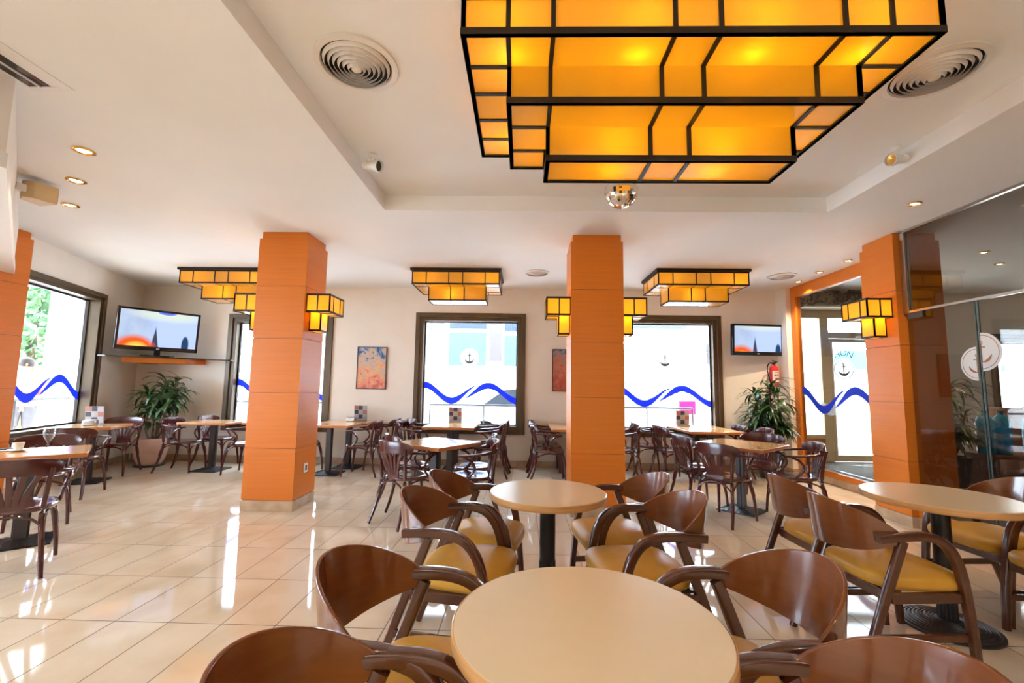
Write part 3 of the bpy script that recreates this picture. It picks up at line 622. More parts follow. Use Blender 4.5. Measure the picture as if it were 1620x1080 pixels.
# ------------------------------------------------------------ furniture builders
def bentwood(label='', group=''):
    t = thing('bentwood_armchair', label, 'chair', (0, 0, 0), 0, group); mh = 'mahogany'
    # seat (front = +y)
    n = 36; outl = []
    for i in range(n):
        a = 2 * PI * i / n; c, s_ = math.cos(a), math.sin(a); e = 0.72
        x = 0.215 * math.copysign(abs(c) ** e, c); y = 0.205 * math.copysign(abs(s_) ** e, s_)
        x *= 1.0 + 0.10 * (y / 0.2); outl.append((x, y + 0.01))
    mb = MB(); vs = []; rings = ((1.0, .43), (1.02, .437), (1.02, .452), (.985, .462), (.93, .464), (.6, .455), (.2, .452))
    for sc, z in rings: vs += [(x * sc, (y - .01) * sc + .01, z) for x, y in outl]
    fs = [(k * n + i, k * n + (i + 1) % n, (k + 1) * n + (i + 1) % n, (k + 1) * n + i) for k in range(len(rings) - 1) for i in range(n)]
    fs += [tuple(range(n - 1, -1, -1)), tuple((len(rings) - 1) * n + i for i in range(n))]
    mb.add(vs, fs).build('seat', 'seatwood', t)
    for s in (-1, 1):
        MB().sweep([(s * .205, .235, .001), (s * .195, .222, .18), (s * .175, .188, .36), (s * .165, .175, .432)], circ(.0165, 10), scl=[.8, .95, 1.15, 1.25], smooth=3).build('leg', mh, t)
        MB().sweep([(s * .215, -.295, .001), (s * .195, -.235, .16), (s * .175, -.195, .34), (s * .172, -.19, .46), (s * .188, -.205, .62), (s * .205, -.232, .745)], circ(.0165, 10), scl=[.85, 1, 1.1, 1.1, 1, .95], smooth=3).build('leg', mh, t)
        # curved arm support
        MB().sweep([(s * .262, .115, .672), (s * .262, .05, .645), (s * .252, .0, .585), (s * .235, .012, .52), (s * .218, .075, .455)], circ(.0125, 8), smooth=4).build('arm_support', mh, t)
        MB().sweep([(s * .222, -.185, .712), (s * .258, -.10, .700), (s * .268, 0.0, .690), (s * .262, .10, .683), (s * .245, .165, .68)], rrect(.036, .024, .01), scl=[(1, 1.4), (1, 1.1), (1.05, 1), (1.15, 1), (.8, .9)], smooth=4).build('armrest', mh, t)
    # crest rail: broad bent band
    P = []; sc = []
    for i in range(13):
        a = -1 + 2 * i / 12; P.append((.245 * math.sin(a * 1.25) / math.sin(1.25), -.262 + .095 * (1 - math.cos(a * 1.25)) / (1 - math.cos(1.25)), .755 - .028 * abs(a) ** 3)); sc.append((1, 1 - .5 * abs(a) ** 5))
    MB().sweep(P, rrect(.022, .118, .008), scl=sc).build('crest_rail', mh, t)
    # fan of slats
    sp = MB()
    for i in range(5):
        u = (i - 2) / 2; sp.sweep([(u * .065, -.188, .455), (u * .075, -.20, .53), (u * .125, -.232, .65), (u * .155, -.252 + .02 * u * u, .715)], rrect(.044, .009, .003), up=(0, 1, 0), scl=[(.85, 1), (.8, 1), (.75, 1), (.8, 1)], smooth=3)
    sp.prism([(-.085, -.196), (.085, -.196), (.085, -.186), (-.085, -.186)], .455, .50)
    sp.build('back_slats', mh, t)
    # arched braces
    br = MB(); F = [(.197, .222), (-.197, .222)]; Bk = [(.195, -.225), (-.195, -.225)]
    def arch(a, b, zl=.25, zt=.418):
        a = Vector((*a, 0)); b = Vector((*b, 0)); pts = []
        for k in range(9):
            u = k / 8; ang = PI * u; q = a.lerp(b, 0.5 - 0.5 * math.cos(ang)); q = q * (1 - .10 * math.sin(ang)); pts.append((q.x, q.y, zl + (zt - zl) * math.sin(ang) ** .6))
        br.sweep(pts, circ(.009, 7))
    arch(F[0], F[1]); arch(Bk[0], Bk[1]); arch(F[0], Bk[0]); arch(F[1], Bk[1])
    br.build('arched_braces', mh, t)
    return t
def tubchair(label='', group=''):
    t = thing('wooden_armchair', label, 'chair', (0, 0, 0), 0, group)
    # cushion
    n = 44; outl = []
    for i in range(n):
        a = 2 * PI * i / n; c, s_ = math.cos(a), math.sin(a); e = 0.5
        x = 0.245 * math.copysign(abs(c) ** e, c); y = 0.235 * math.copysign(abs(s_) ** e, s_)
        x *= 1.0 + 0.06 * (y / 0.235); outl.append((x, y + .012))
    vs = []; R_ = ((.93, .395), (.985, .405), (1.0, .425), (.985, .448), (.94, .462), (.82, .475), (.6, .486), (.3, .492), (.05, .494))
    for sc, z in R_: vs += [(x * sc, y * sc + .0, z) for x, y in outl]
    fs = [(k * n + i, k * n + (i + 1) % n, (k + 1) * n + (i + 1) % n, (k + 1) * n + i) for k in range(len(R_) - 1) for i in range(n)] + [tuple(range(n - 1, -1, -1)), tuple((len(R_) - 1) * n + i for i in range(n))]
    MB().add(vs, fs).build('seat_cushion', 'leather', t, smooth=60)
    MB().box((-.234, .165, .345), (.234, .19, .398)).build('front_rail', 'walnut', t, bevel=.004); MB().box((-.215, -.205, .345), (.215, -.18, .398)).build('rear_rail', 'walnut', t, bevel=.004)
    for s in (-1, 1):
        MB().sweep([(s * .248, -.245, .650), (s * .255, -.12, .664), (s * .258, -.01, .664), (s * .258, .075, .636), (s * .257, .135, .560), (s * .256, .168, .44), (s * .256, .195, .22), (s * .256, .212, .001)],
                   rrect(.040, .042, .008), scl=[(1, .95), (1.1, 1), (1.12, 1), (1.05, 1), (1, 1), (1, 1), (.92, .9), (.8, .75)], up=(0.001, .5, 1), smooth=5).build('armrest_leg', 'walnut', t)
        MB().sweep([(s * .245, -.115, .64), (s * .243, -.21, .40), (s * .24, -.365, .001)], rrect(.03, .045, .007), up=(0, 1, 0), scl=[(1, 1), (1, 1), (.9, .8)]).build('leg', 'walnut', t)
        MB().box((s * .246 - .012, -.20, .35), (s * .246 + .012, .165, .398)).build('side_rail', 'walnut', t, bevel=.003)
        MB().box((s * .246 - .010, -.29, .17), (s * .246 + .010, .19, .205)).build('stretcher', 'walnut', t, bevel=.003)
    # bent plywood back shell
    mb = MB(); N = 32; K = 5; th = .011
    vo = []; vi = []
    for i in range(N + 1):
        a = -1 + 2 * i / N; ang = a * 1.48; e = math.cos(a * PI / 2)
        zt = .667 + .145 * e ** .8; zb = .628 - .075 * e ** .9
        for k in range(K + 1):
            z = zb + (zt - zb) * k / K; lean = (z - .6) * .16
            cx, cy = math.sin(ang), -math.cos(ang)
            for lst, R2 in ((vo, 1.0), (vi, 1 - th / .26)):
                lst.append((.252 * cx * R2, -.095 + (.245 * R2 + lean * e) * cy, z))
    K1 = K + 1; no = len(vo); F = []
    for i in range(N):
        for k in range(K):
            q = (i * K1 + k, i * K1 + k + 1, (i + 1) * K1 + k + 1, (i + 1) * K1 + k); F.append(q); F.append(tuple(no + j for j in q[::-1]))
        for k in (0, K): F.append((i * K1 + k, (i + 1) * K1 + k, no + (i + 1) * K1 + k, no + i * K1 + k))
    for i in (0, N):
        for k in range(K): F.append((i * K1 + k, i * K1 + k + 1, no + i * K1 + k + 1, no + i * K1 + k))
    mb.add(vo + vi, F).build('backrest_shell', 'shell', t, smooth=50, bevel=.003)
    return t
def square_table(label, group, w, dpt, base=.40, ridged=True):
    t = thing('square_table', label, 'table', (0, 0, 0), 0, group)
    MB().box((-w / 2 + .004, -dpt / 2 + .004, .728), (w / 2 - .004, dpt / 2 - .004, .75)).build('table_top', 'beech_top', t, bevel=.003)
    MB().box((-w / 2, -dpt / 2, .712), (w / 2, dpt / 2, .7475)).build('top_edge', 'beech_rim', t, bevel=.006)
    MB().box((-.04, -.04, .03), (.04, .04, .712)).box((-.052, -.012, .03), (.052, .012, .7115)).build('post', 'post', t, bevel=.003)
    b = MB(); h = base / 2
    b.box((-h, -h, .001), (h, h, .012)).add([(-h, -h, .012), (h, -h, .012), (h, h, .012), (-h, h, .012), (-.055, -.055, .045), (.055, -.055, .045), (.055, .055, .045), (-.055, .055, .045)], [(0, 1, 5, 4), (1, 2, 6, 5), (2, 3, 7, 6), (3, 0, 4, 7), (4, 5, 6, 7)])
    k = 9
    for i in range(k):
        u = -h + .02 + (base - .04) * i / (k - 1); z = 0
        for s in (-1, 1):
            L0 = max(.055, abs(u)); y0_, y1_ = s * L0, s * h * .98
            b.add([(u - .006, y0_, .012), (u + .006, y0_, .012), (u + .006, y1_, .006), (u - .006, y1_, .006), (u - .006, y0_, .017 + .030 * (1 - (L0 - .055) / (h - .055))), (u + .006, y0_, .017 + .030 * (1 - (L0 - .055) / (h - .055))), (u + .006, y1_, .017), (u - .006, y1_, .017)], [(0, 1, 2, 3), (7, 6, 5, 4), (0, 4, 5, 1), (1, 5, 6, 2), (2, 6, 7, 3), (3, 7, 4, 0)])
            b.add([(y0_, u - .006, .012), (y0_, u + .006, .012), (y1_, u + .006, .006), (y1_, u - .006, .006), (y0_, u - .006, .017 + .030 * (1 - (L0 - .055) / (h - .055))), (y0_, u + .006, .017 + .030 * (1 - (L0 - .055) / (h - .055))), (y1_, u + .006, .017), (y1_, u - .006, .017)], [(0, 1, 2, 3), (7, 6, 5, 4), (0, 4, 5, 1), (1, 5, 6, 2), (2, 6, 7, 3), (3, 7, 4, 0)])
    b.build('ridged_base', 'iron', t, smooth=0)
    return t
def round_table(label, x, y, R):
    t = thing('round_table', label, 'table', (x, y, 0), 0, 'round cafe tables')
    MB().lathe([(.001, .75), (R - .006, .75), (R - .004, .7475), (R - .004, .745)], 80, cap=False).build('table_top', 'cream_top', t)
    MB().lathe([(R - .004, .7495), (R, .747), (R + .001, .72), (R - .004, .712), (.001, .712)], 80, cap=False).build('top_edge', 'beech_edge', t)
    p_ = MB(); n = 24; outl = []
    for i in range(n * 2):
        a = PI * i / n; rr = .048 if i % 2 else .044; outl.append((rr * math.cos(a), rr * math.sin(a)))
    p_.prism(outl, .03, .36); p_.lathe([(.046, .355), (.046, .7)], 32); p_.box((-.15, -.02, .698), (.15, .02, .7115)); p_.box((-.02, -.15, .698), (.02, .15, .7115))
    p_.build('post', 'iron', t)
    pr = [(.001, .05), (.055, .05)]
    for k in range(9):
        r0 = .06 + k * .018; z = .046 - .032 * (k / 9) ** 1.3; pr += [(r0, z), (r0 + .005, z + .005), (r0 + .011, z + .004), (r0 + .016, z - .003)]
    pr += [(.235, .012), (.235, .001), (.001, .001)]
    MB().lathe(pr, 56, cap=False).build('ringed_base', 'iron', t); return t

# round tables
round_table('nearest round cafe table with cream top, at the bottom centre', 0.183, 1.262, 0.362)
round_table('round cafe table with cream top standing before the central column', 0.161, 2.733, 0.345)
round_table('round cafe table with cream top at right, in front of the tinted glass', 2.53, 2.83, 0.385)

# wooden armchairs: (x, y, facing azimuth deg [direction the sitter looks, from +x], label)
TC = [
 (-0.25, 0.96, -3, 'wooden armchair at the bottom left corner of the nearest round table'),
 (-0.28, 1.48, -9, 'wooden armchair left of the nearest round table, dark inner back seen'),
 (-0.28, 2.43, -11, 'wooden armchair left of the middle round table, nearer of two'),
 (-0.23, 2.93, -9, 'wooden armchair left of the middle round table, farther of two'),
 (0.62, 2.465, 188, 'wooden armchair right of the middle round table, nearer of two'),
 (0.6, 3, 188, 'wooden armchair right of the middle round table, in front of the central column'),
 (0.67, 1.55, 187, 'wooden armchair right of the nearest round table, upper of two'),
 (0.6, 0.98, 185, 'wooden armchair at the bottom right, closest to the camera'),
 (1.98, 2.57, 4, 'wooden armchair left of the right-hand round table, side arm and slanted leg in full view'),
 (2.05, 3.1, 3, 'wooden armchair left of the right-hand round table, the farther one'),
 (3.08, 3.1, 184, 'wooden armchair behind the right-hand round table'),
 (3.05, 2.55, 180, 'wooden armchair at the right edge beside the right-hand round table'),
]
proto = tubchair(TC[0][3], 'walnut armchairs at the round tables')
for i, (x, y, az, lb) in enumerate(TC):
    rz = math.radians(az - 90)
    if i == 0: proto.location = (x, y, 0); proto.rotation_euler = (0, 0, rz)
    else: dup(proto, (x, y, 0), rz, lb)

# square tables: x, y, rot deg, w, depth
G4 = 'beech tables with black ridged bases'
ST = [
 (-0.93, 4.92, -33, 0.72, 0.68, 'square beech table turned diagonally between the left and central columns'),
 (2.52, 5.28, 42, 0.78, 0.78, 'square beech table turned diagonally right of the central column'),
 (-4.20, 3.78, 42, 0.75, 0.62, 'square beech table at the left edge holding a cup and a goblet'),
 (-5.86, 6.02, 20, 0.68, 0.62, 'square beech table beside the left street window'),
 (-4.83, 6.98, 0, 0.76, 0.62, 'square beech table near the big plant in the left corner'),
 (-3.98, 7.20, 4, 0.76, 0.62, 'square beech table half hidden behind the left-hand column'),
 (-2.95, 6.88, 0, 0.76, 0.58, 'square beech table just right of the left-hand column, front of two'),
 (-2.86, 7.42, 0, 0.76, 0.50, 'square beech table against the wall under the framed painting'),
 (-1.09, 6.90, 0, 0.77, 0.56, 'square beech table in front of the middle window, front of two'),
 (-1.09, 7.46, 0, 0.77, 0.52, 'square beech table against the middle window, rear of two'),
 (0.86, 6.88, 0, 0.84, 0.56, 'square beech table mostly hidden behind the central column, front of two'),
 (0.86, 7.46, 0, 0.84, 0.52, 'square beech table mostly hidden behind the central column, against the wall'),
 (2.86, 6.92, 0, 0.80, 0.56, 'square beech table in front of the right window, front of two'),
 (2.86, 7.46, 0, 0.80, 0.50, 'square beech table against the right window, rear of two'),
]
for x, y, a, w_, d_, lb in ST:
    t = square_table(lb, G4, w_, d_); t.location = (x, y, 0); t.rotation_euler = (0, 0, math.radians(a))

BC = [
 (-3.66, 3.24, 128, 'dark bentwood armchair at the left edge, back to the camera, nearest of all'),
 (-4.62, 4.30, -45, 'dark bentwood armchair behind the table with the cup and goblet'),
 (-5.33, 5.32, 110, 'dark bentwood armchair on the near side of the table at the left street window'),
 (-5.97, 6.54, -70, 'dark bentwood armchair between the left street window table and the big plant'),
 (-5.22, 6.88, 5, 'dark bentwood armchair beside the pale plant pot'),
 (-5.02, 7.36, 0, 'dark bentwood armchair behind the one beside the plant pot'),
 (-4.18, 6.80, 178, 'dark bentwood armchair half hidden by the left-hand column, on its left'),
 (-3.42, 7.00, 0, 'dark bentwood armchair behind the left-hand column, on its right'),
 (-2.42, 6.86, 178, 'dark bentwood armchair right of the table beside the left-hand column, front of two'),
 (-2.28, 7.40, 180, 'dark bentwood armchair right of the table under the painting, rear of two'),
 (-1.66, 6.95, 0, 'dark bentwood armchair left of the middle window table, front of two'),
 (-1.62, 7.40, 0, 'dark bentwood armchair left of the middle window table, rear of two'),
 (-0.50, 6.92, 180, 'dark bentwood armchair right of the middle window table, front of two'),
 (-0.47, 7.40, 180, 'dark bentwood armchair right of the middle window table, rear of two'),
 (-1.16, 4.64, 56, 'dark bentwood armchair at the left diagonal table, slatted back toward the camera'),
 (-1.30, 5.22, 30, 'dark bentwood armchair at the left diagonal table, behind its left corner'),
 (-0.50, 4.68, 190, 'dark bentwood armchair at the left diagonal table, near right side'),
 (-0.55, 5.22, 180, 'dark bentwood armchair at the left diagonal table, far right side'),
 (0.40, 6.64, 2, 'dark bentwood armchair left of the central column, front of three'),
 (0.40, 7.06, 0, 'dark bentwood armchair left of the central column, middle of three'),
 (0.38, 7.48, 0, 'dark bentwood armchair left of the central column, rear of three'),
 (1.52, 6.88, 180, 'dark bentwood armchair peeking out right of the central column'),
 (2.28, 6.92, 10, 'dark bentwood armchair left of the right window table, front of two'),
 (2.05, 7.38, 0, 'dark bentwood armchair left of the right window table, rear of two'),
 (3.40, 6.75, 175, 'dark bentwood armchair right of the right window table, in front of the leafy plant'),
 (3.30, 7.28, 180, 'dark bentwood armchair right of the right window table, beside the wall'),
 (2.17, 4.90, 38, 'dark bentwood armchair at the right diagonal table, slatted back toward the camera'),
 (2.13, 5.52, 10, 'dark bentwood armchair at the right diagonal table, its left corner'),
 (2.98, 5.72, -125, 'dark bentwood armchair at the right diagonal table, far side facing the camera'),
 (2.98, 5.02, 168, 'dark bentwood armchair at the right diagonal table, right side'),
]
proto = bentwood(BC[0][3], 'mahogany bentwood armchairs')
for i, (x, y, az, lb) in enumerate(BC):
    rz = math.radians(az - 90)
    if i == 0: proto.location = (x, y, 0); proto.rotation_euler = (0, 0, rz)
    else: dup(proto, (x, y, 0), rz, lb)

# ------------------------------------------------------------ televisions
def tv_mat(seed=0, dim=0.42):
    m = bpy.data.materials.new('television_picture'); m.use_nodes = True; nt = m.node_tree; nt.nodes.clear()
    o = nd(m, 'ShaderNodeOutputMaterial'); em = nd(m, 'ShaderNodeEmission'); em.inputs[1].default_value = dim
    tc = nd(m, 'ShaderNodeTexCoord'); sx = nd(m, 'ShaderNodeSeparateXYZ'); lk(m, tc.outputs['Object'], sx.inputs[0])
    U, V = sx.outputs[0], sx.outputs[2]
    def mth(op, a, b=None, clamp=False):
        n = nd(m, 'ShaderNodeMath', operation=op); n.use_clamp = clamp
        for i, q in enumerate((a, b)):
            if q is None: continue
            if isinstance(q, (int, float)): n.inputs[i].default_value = q
            else: lk(m, q, n.inputs[i])
        return n.outputs[0]
    def mix(f, a, b):
        n = nd(m, 'ShaderNodeMix', data_type='RGBA'); lk(m, f, n.inputs[0])
        for i, q in ((6, a), (7, b)):
            if isinstance(q, tuple): n.inputs[i].default_value = (*q, 1)
            else: lk(m, q, n.inputs[i])
        return n.outputs[2]
    def blob(cx, cy, rx, ry, soft=1.0):
        a = mth('POWER', mth('DIVIDE', mth('SUBTRACT', U, cx), rx), 2); b = mth('POWER', mth('DIVIDE', mth('SUBTRACT', V, cy), ry), 2)
        return mth('MULTIPLY', mth('SUBTRACT', 1.0, mth('ADD', a, b), False), soft, True)
    n = nd(m, 'ShaderNodeTexNoise'); n.inputs['Scale'].default_value = 4; lk(m, tc.outputs['Object'], n.inputs[0])
    left = mth('MULTIPLY', mth('SUBTRACT', -0.02, U), 6.0, True)
    c = mix(left, (0.42, 0.52, 0.86), (0.26, 0.33, 0.52))
    c = mix(mth('MULTIPLY', mth('MULTIPLY', n.outputs[0], left), .9, True), c, (0.55, 0.66, 0.80))
    c = mix(blob(.12, .25, .6, .12), c, (0.60, 0.66, 0.55))
    c = mix(blob(.08, .30, .14, .045, 3), c, (0.10, 0.16, 0.75))
    # knife-like dark wedge
    wedge = mth('MULTIPLY', mth('SUBTRACT', mth('MULTIPLY', mth('SUBTRACT', .09, V), .16), mth('ABSOLUTE', mth('ADD', U, .05))), 70, True)
    c = mix(wedge, c, (0.05, 0.05, 0.08))
    c = mix(blob(.36, -.22, .055, .17, 3), c, (0.02, 0.05, 0.12))
    c = mix(blob(-.30, -.34, .30, .27, 2.0), c, (0.70, 0.10, 0.015))
    c = mix(blob(-.28, -.38, .20, .20, 1.6), c, (1.0, 0.62, 0.10))
    lk(m, c, em.inputs[0]); lk(m, em.outputs[0], o.inputs[0]); return m
def tv(name_label, loc, rz, rx, w, h):
    t = thing('television', name_label, 'television', loc, rz); k = w / 1.09
    e = bpy.data.objects.new('screen_unit', None)
    fr = MB().box((-w / 2, 0.0, -h / 2), (w / 2, .06, h / 2)).box((-w / 2, -.012, -h / 2), (-w / 2 + .035, 0, h / 2)).box((w / 2 - .035, -.012, -h / 2), (w / 2, 0, h / 2)).box((-w / 2, -.012, h / 2 - .035), (w / 2, 0, h / 2)).box((-w / 2, -.012, -h / 2), (w / 2, 0, -h / 2 + .065)).build('bezel', 'black', t, bevel=.006)
    s = MB().box((-w / 2 + .035, -.003, -h / 2 + .065), (w / 2 - .035, -.0005, h / 2 - .035)).build('screen', tv_mat(), t, smooth=0)
    # own object coordinates normalised by width
    s.scale = (1, 1, 1)
    text('LG', .035 * k, (0, -.0135, -h / 2 + .03), (PI / 2, 0, 0), 'text_white', t, 'maker_badge')
    for o_ in t.children: pass
    t.rotation_euler = (rx, 0, rz); return t
t = tv('large flat television on a corner shelf above the tall potted plant', (-5.87, 7.0, 2.175), math.radians(55) , 0.0, 1.09, 0.66)
# tilt the whole set slightly forward
t.rotation_euler = (math.radians(4), 0, math.radians(55))
tag_t = MB().sweep([(-.22, .0, -.41), (-.1, -.04, -.41), (.1, -.04, -.41), (.22, .0, -.41)], rrect(.03, .02, .006), smooth=3); tag_t.box((-.04, 0, -.41), (.04, .03, -.33)); tag_t.build('stand', 'black', t)
t2 = tv('small flat television on the back wall above the fire extinguisher', (3.98, 7.58, 2.21), 0, 0, 0.90, 0.53)
t2.rotation_euler = (math.radians(3), 0, math.radians(6))
MB().box((-.06, .06, -.1), (.06, .13, .1)).build('wall_mount', 'black', t2)
# corner shelf
r = thing('corner_shelf', 'thin dark glass corner shelf on orange wood bracket under the large television', 'shelf', (0, 0, 0))
cx = Vector((-6.80, YB - .02))
q0 = Vector((-6.42, 6.55)); q1 = Vector((-5.08, YB - .02))
MB().prism([(q0.x, q0.y), (q0.x + .12, q0.y - .0), (q1.x, q1.y - .12), (q1.x, q1.y), (cx.x + .05, cx.y)], 1.735, 1.75).build('shelf_board', 'black', r, smooth=0)
MB().prism([(-6.36, 6.90), (-5.70, 7.40), (-5.60, YB - .02), (-6.70, YB - .02)], 1.66, 1.734).build('support_block', 'panel', r, smooth=0)

# ------------------------------------------------------------ paintings
def painting_mat(cols, seed):
    m = mat('painted_canvas', (0.5, 0.3, 0.2), 0.6); b = m.node_tree.nodes['Principled BSDF']
    tc = nd(m, 'ShaderNodeTexCoord'); sx = nd(m, 'ShaderNodeSeparateXYZ'); n = nd(m, 'ShaderNodeTexNoise', noise_dimensions='4D'); n.inputs['W'].default_value = seed; n.inputs['Scale'].default_value = 7; n.inputs['Detail'].default_value = 5; n.inputs['Distortion'].default_value = 1.5
    a = nd(m, 'ShaderNodeMath', operation='MULTIPLY_ADD'); a.inputs[1].default_value = 0.95; a.inputs[2].default_value = 0.5
    s = nd(m, 'ShaderNodeMath', operation='MULTIPLY_ADD'); s.inputs[1].default_value = 1.5
    r = nd(m, 'ShaderNodeValToRGB')
    for i, (p_, c) in enumerate(cols):
        e_ = r.color_ramp.elements[i] if i < 2 else r.color_ramp.elements.new(p_); e_.position = p_; e_.color = (*c, 1)
    lk(m, tc.outputs['Object'], sx.inputs[0]); lk(m, tc.outputs['Object'], n.inputs['Vector']); lk(m, sx.outputs[2], a.inputs[0]); lk(m, n.outputs[0], s.inputs[0])
    sub = nd(m, 'ShaderNodeMath', operation='SUBTRACT'); sub.inputs[1].default_value = .75; lk(m, a.outputs[0], sub.inputs[0]); lk(m, sub.outputs[0], s.inputs[2]); lk(m, s.outputs[0], r.inputs[0]); lk(m, r.outputs[0], b.inputs['Base Color'])
    return m
def painting(x0, x1, z0, z1, label, cols, seed):
    t = thing('framed_painting', label, 'painting', ((x0 + x1) / 2, YB - .03, (z0 + z1) / 2), 0, 'paintings on the back wall'); w, h_ = (x1 - x0) / 2, (z1 - z0) / 2; e = .012
    MB().box((-w, 0, -h_), (-w + e, .028, h_)).box((w - e, 0, -h_), (w, .028, h_)).box((-w + e, 0, h_ - e), (w - e, .028, h_)).box((-w + e, 0, -h_), (w - e, .028, -h_ + e)).build('picture_frame', 'post', t, smooth=0)
    MB().box((-w + e, .008, -h_ + e), (w - e, .026, h_ - e)).build('canvas', painting_mat(cols, seed), t, smooth=0)
painting(-2.90, -2.38, 1.28, 2.02, 'framed abstract painting in blue, yellow and pink on the wall left of the middle window', [(0.05, (0.55, 0.10, 0.08)), (0.95, (0.03, 0.08, 0.22)), (0.3, (0.75, 0.28, 0.20)), (0.45, (0.75, 0.45, 0.18)), (0.58, (0.50, 0.38, 0.40)), (0.7, (0.66, 0.46, 0.22)), (0.8, (0.20, 0.32, 0.55))], 2)
painting(0.52, 1.02, 1.29, 2.02, 'framed abstract painting in rust red and grey peeking out left of the central column', [(0.05, (0.35, 0.06, 0.04)), (0.95, (0.10, 0.09, 0.13)), (0.35, (0.45, 0.10, 0.06)), (0.55, (0.52, 0.18, 0.10)), (0.72, (0.45, 0.20, 0.15)), (0.82, (0.28, 0.28, 0.32))], 7)

# ------------------------------------------------------------ plants
def leaf(mb, base, azim, elev, L, w, droop=1.2):
    n = 6; P = []; p = Vector(base); e = elev
    for i in range(n + 1):
        P.append(p.copy()); p = p + Vector((math.cos(azim) * math.cos(e), math.sin(azim) * math.cos(e), math.sin(e))) * (L / n); e -= droop / n
    sd = Vector((-math.sin(azim), math.cos(azim), 0)); ws = [0.25, .7, 1, .95, .75, .42, 0.04]; vs = []
    for q, k in zip(P, ws): vs += [q - sd * w * k / 2 + Vector((0, 0, w * .10)), q, q + sd * w * k / 2 + Vector((0, 0, w * .10))]
    fs = []
    for i in range(n): a = i * 3; fs += [(a, a + 1, a + 4, a + 3), (a + 1, a + 2, a + 5, a + 4)]
    mb.add(vs, fs)
def plant(name, label, loc, stems, pot, seed, clampf=None):
    rd = random.Random(seed); t = thing(name, label, 'plant', loc)
    st = MB(); lf = MB()
    for (sx_, sy_, pts, nl, L, w) in stems:
        st.sweep([Vector(q) for q in pts], circ(.013, 7), scl=[1.3] + [1] * (len(pts) - 2) + [.8], smooth=4)
        top = Vector(pts[-1]); prev = Vector(pts[-2])
        for i in range(nl):
            u = rd.random() ** 1.3; b = top.lerp(prev, u * 0.8); az = i * 2.4 + rd.uniform(-.3, .3)
            leaf(lf, b, az, rd.uniform(.1, 1.15) * (1 - .75 * u), L * rd.uniform(.75, 1.1), w * rd.uniform(.8, 1.15), rd.uniform(1.1, 2.3))
    if clampf: lf.v = [clampf(Vector(loc), v) for v in lf.v]
    st.build('stem', 'stem', t); lf.build('foliage', 'leaf', t, smooth=50)
    pt, kind = pot
    if kind == 'terracotta':
        p_ = MB().lathe([(.001, .03), (.155, .03), (.20, .12), (.235, .28), (.245, .42), (.24, .445), (.215, .445), (.215, .41), (.001, .41)], 40, cap=False).build('pot', 'terracotta', t)
        MB().lathe([(.001, .411), (.213, .415)], 24, cap=False).build('soil', 'soil', p_); MB().lathe([(.001, .001), (.2, .001), (.215, .028), (.001, .029)], 32, cap=False).build('saucer', 'post', t)
    else:
        p_ = MB().lathe([(.001, .001), (.16, .001), (.21, .40), (.20, .40), (.19, .36), (.001, .36)], 36, cap=False).build('pot', 'dark_pot', t)
        MB().lathe([(.001, .361), (.189, .363)], 24, cap=False).build('soil', 'soil', p_)
    return t
def clL(loc, v):
    x, y, z = loc[0] + v[0], loc[1] + v[1], v[2]
    y = min(y, YB - .04); x = max(x, WA.x + (y - WA.y) * (WB.x - WA.x) / (WB.y - WA.y) + .04)
    if z > 1.64: z = 1.64
    return (x - loc[0], y - loc[1], z)
plant('potted_plant', 'tall potted corn plant in pale pink pot in the left corner under the television', (-6.02, 7.22, 0),
      [(0, 0, [(0, 0, .4), (.0, 0, .75), (-.08, -.06, 1.15)], 33, .36, 0.067), (0, 0, [(.03, .02, .4), (.08, .02, .8), (.16, -.02, 1.38)], 39, .38, 0.072), (0, 0, [(.05, 0, .4), (.18, -.03, .75), (.42, -.10, 1.18)], 39, .36, 0.072),
       (0, 0, [(-.05, 0, .4), (-.12, 0, .6), (-.10, -.02, .92)], 21, .30, 0.062), (0, 0, [(.04, 0, .4), (.15, -.05, .8), (.38, -.02, 1.40)], 30, .33, 0.067), (0, 0, [(.04, .05, .4), (.2, .0, .7), (.12, -.12, 1.12)], 27, .34, 0.067)], (0, 'terracotta'), 11, clL)
def clR(loc, v):
    x, y, z = loc[0] + v[0], loc[1] + v[1], v[2]; y = min(y, YB - .04); x = min(x, 4.36) if y > 7.40 else min(x, 4.45)
    return (x - loc[0], y - loc[1], max(z, .05))
sp = [(0, 0, [(0, 0, .36), (.02, 0, .8), (.02, -.02, 1.42)], 60, .40, .055)]
for k in range(9):
    a = k * 2 * PI / 9; rr = .13 + .05 * (k % 2); sp.append((0, 0, [(rr * .3 * math.cos(a), rr * .3 * math.sin(a), .36), (rr * .8 * math.cos(a), rr * .8 * math.sin(a), .7), (rr * 1.2 * math.cos(a), rr * 1.2 * math.sin(a), .78 + .17 * (k % 4))], 40, .38, .055))
plant('potted_plant', 'bushy dark green potted plant by the wall beneath the fire extinguisher', (3.92, 7.22, 0), sp, (0, 'dark'), 21, clR)
def clG(loc, v):
    return (v[0], v[1], max(v[2], .05))
sp2 = [(0, 0, [(0, 0, .36), (.02, 0, .7), (.05, -.02, 1.25)], 40, .5, .04)]
for k in range(7):
    a = k * 2 * PI / 7; sp2.append((0, 0, [(.04 * math.cos(a), .04 * math.sin(a), .36), (.12 * math.cos(a), .12 * math.sin(a), .6), (.18 * math.cos(a), .18 * math.sin(a), .65 + .15 * (k % 4))], 28, .45, .04))
p3 = plant('potted_plant', 'potted dracaena in dark planter seen through the tinted glass', (5.33, 5.78, .187), sp2, (0, 'dark'), 31, clG)

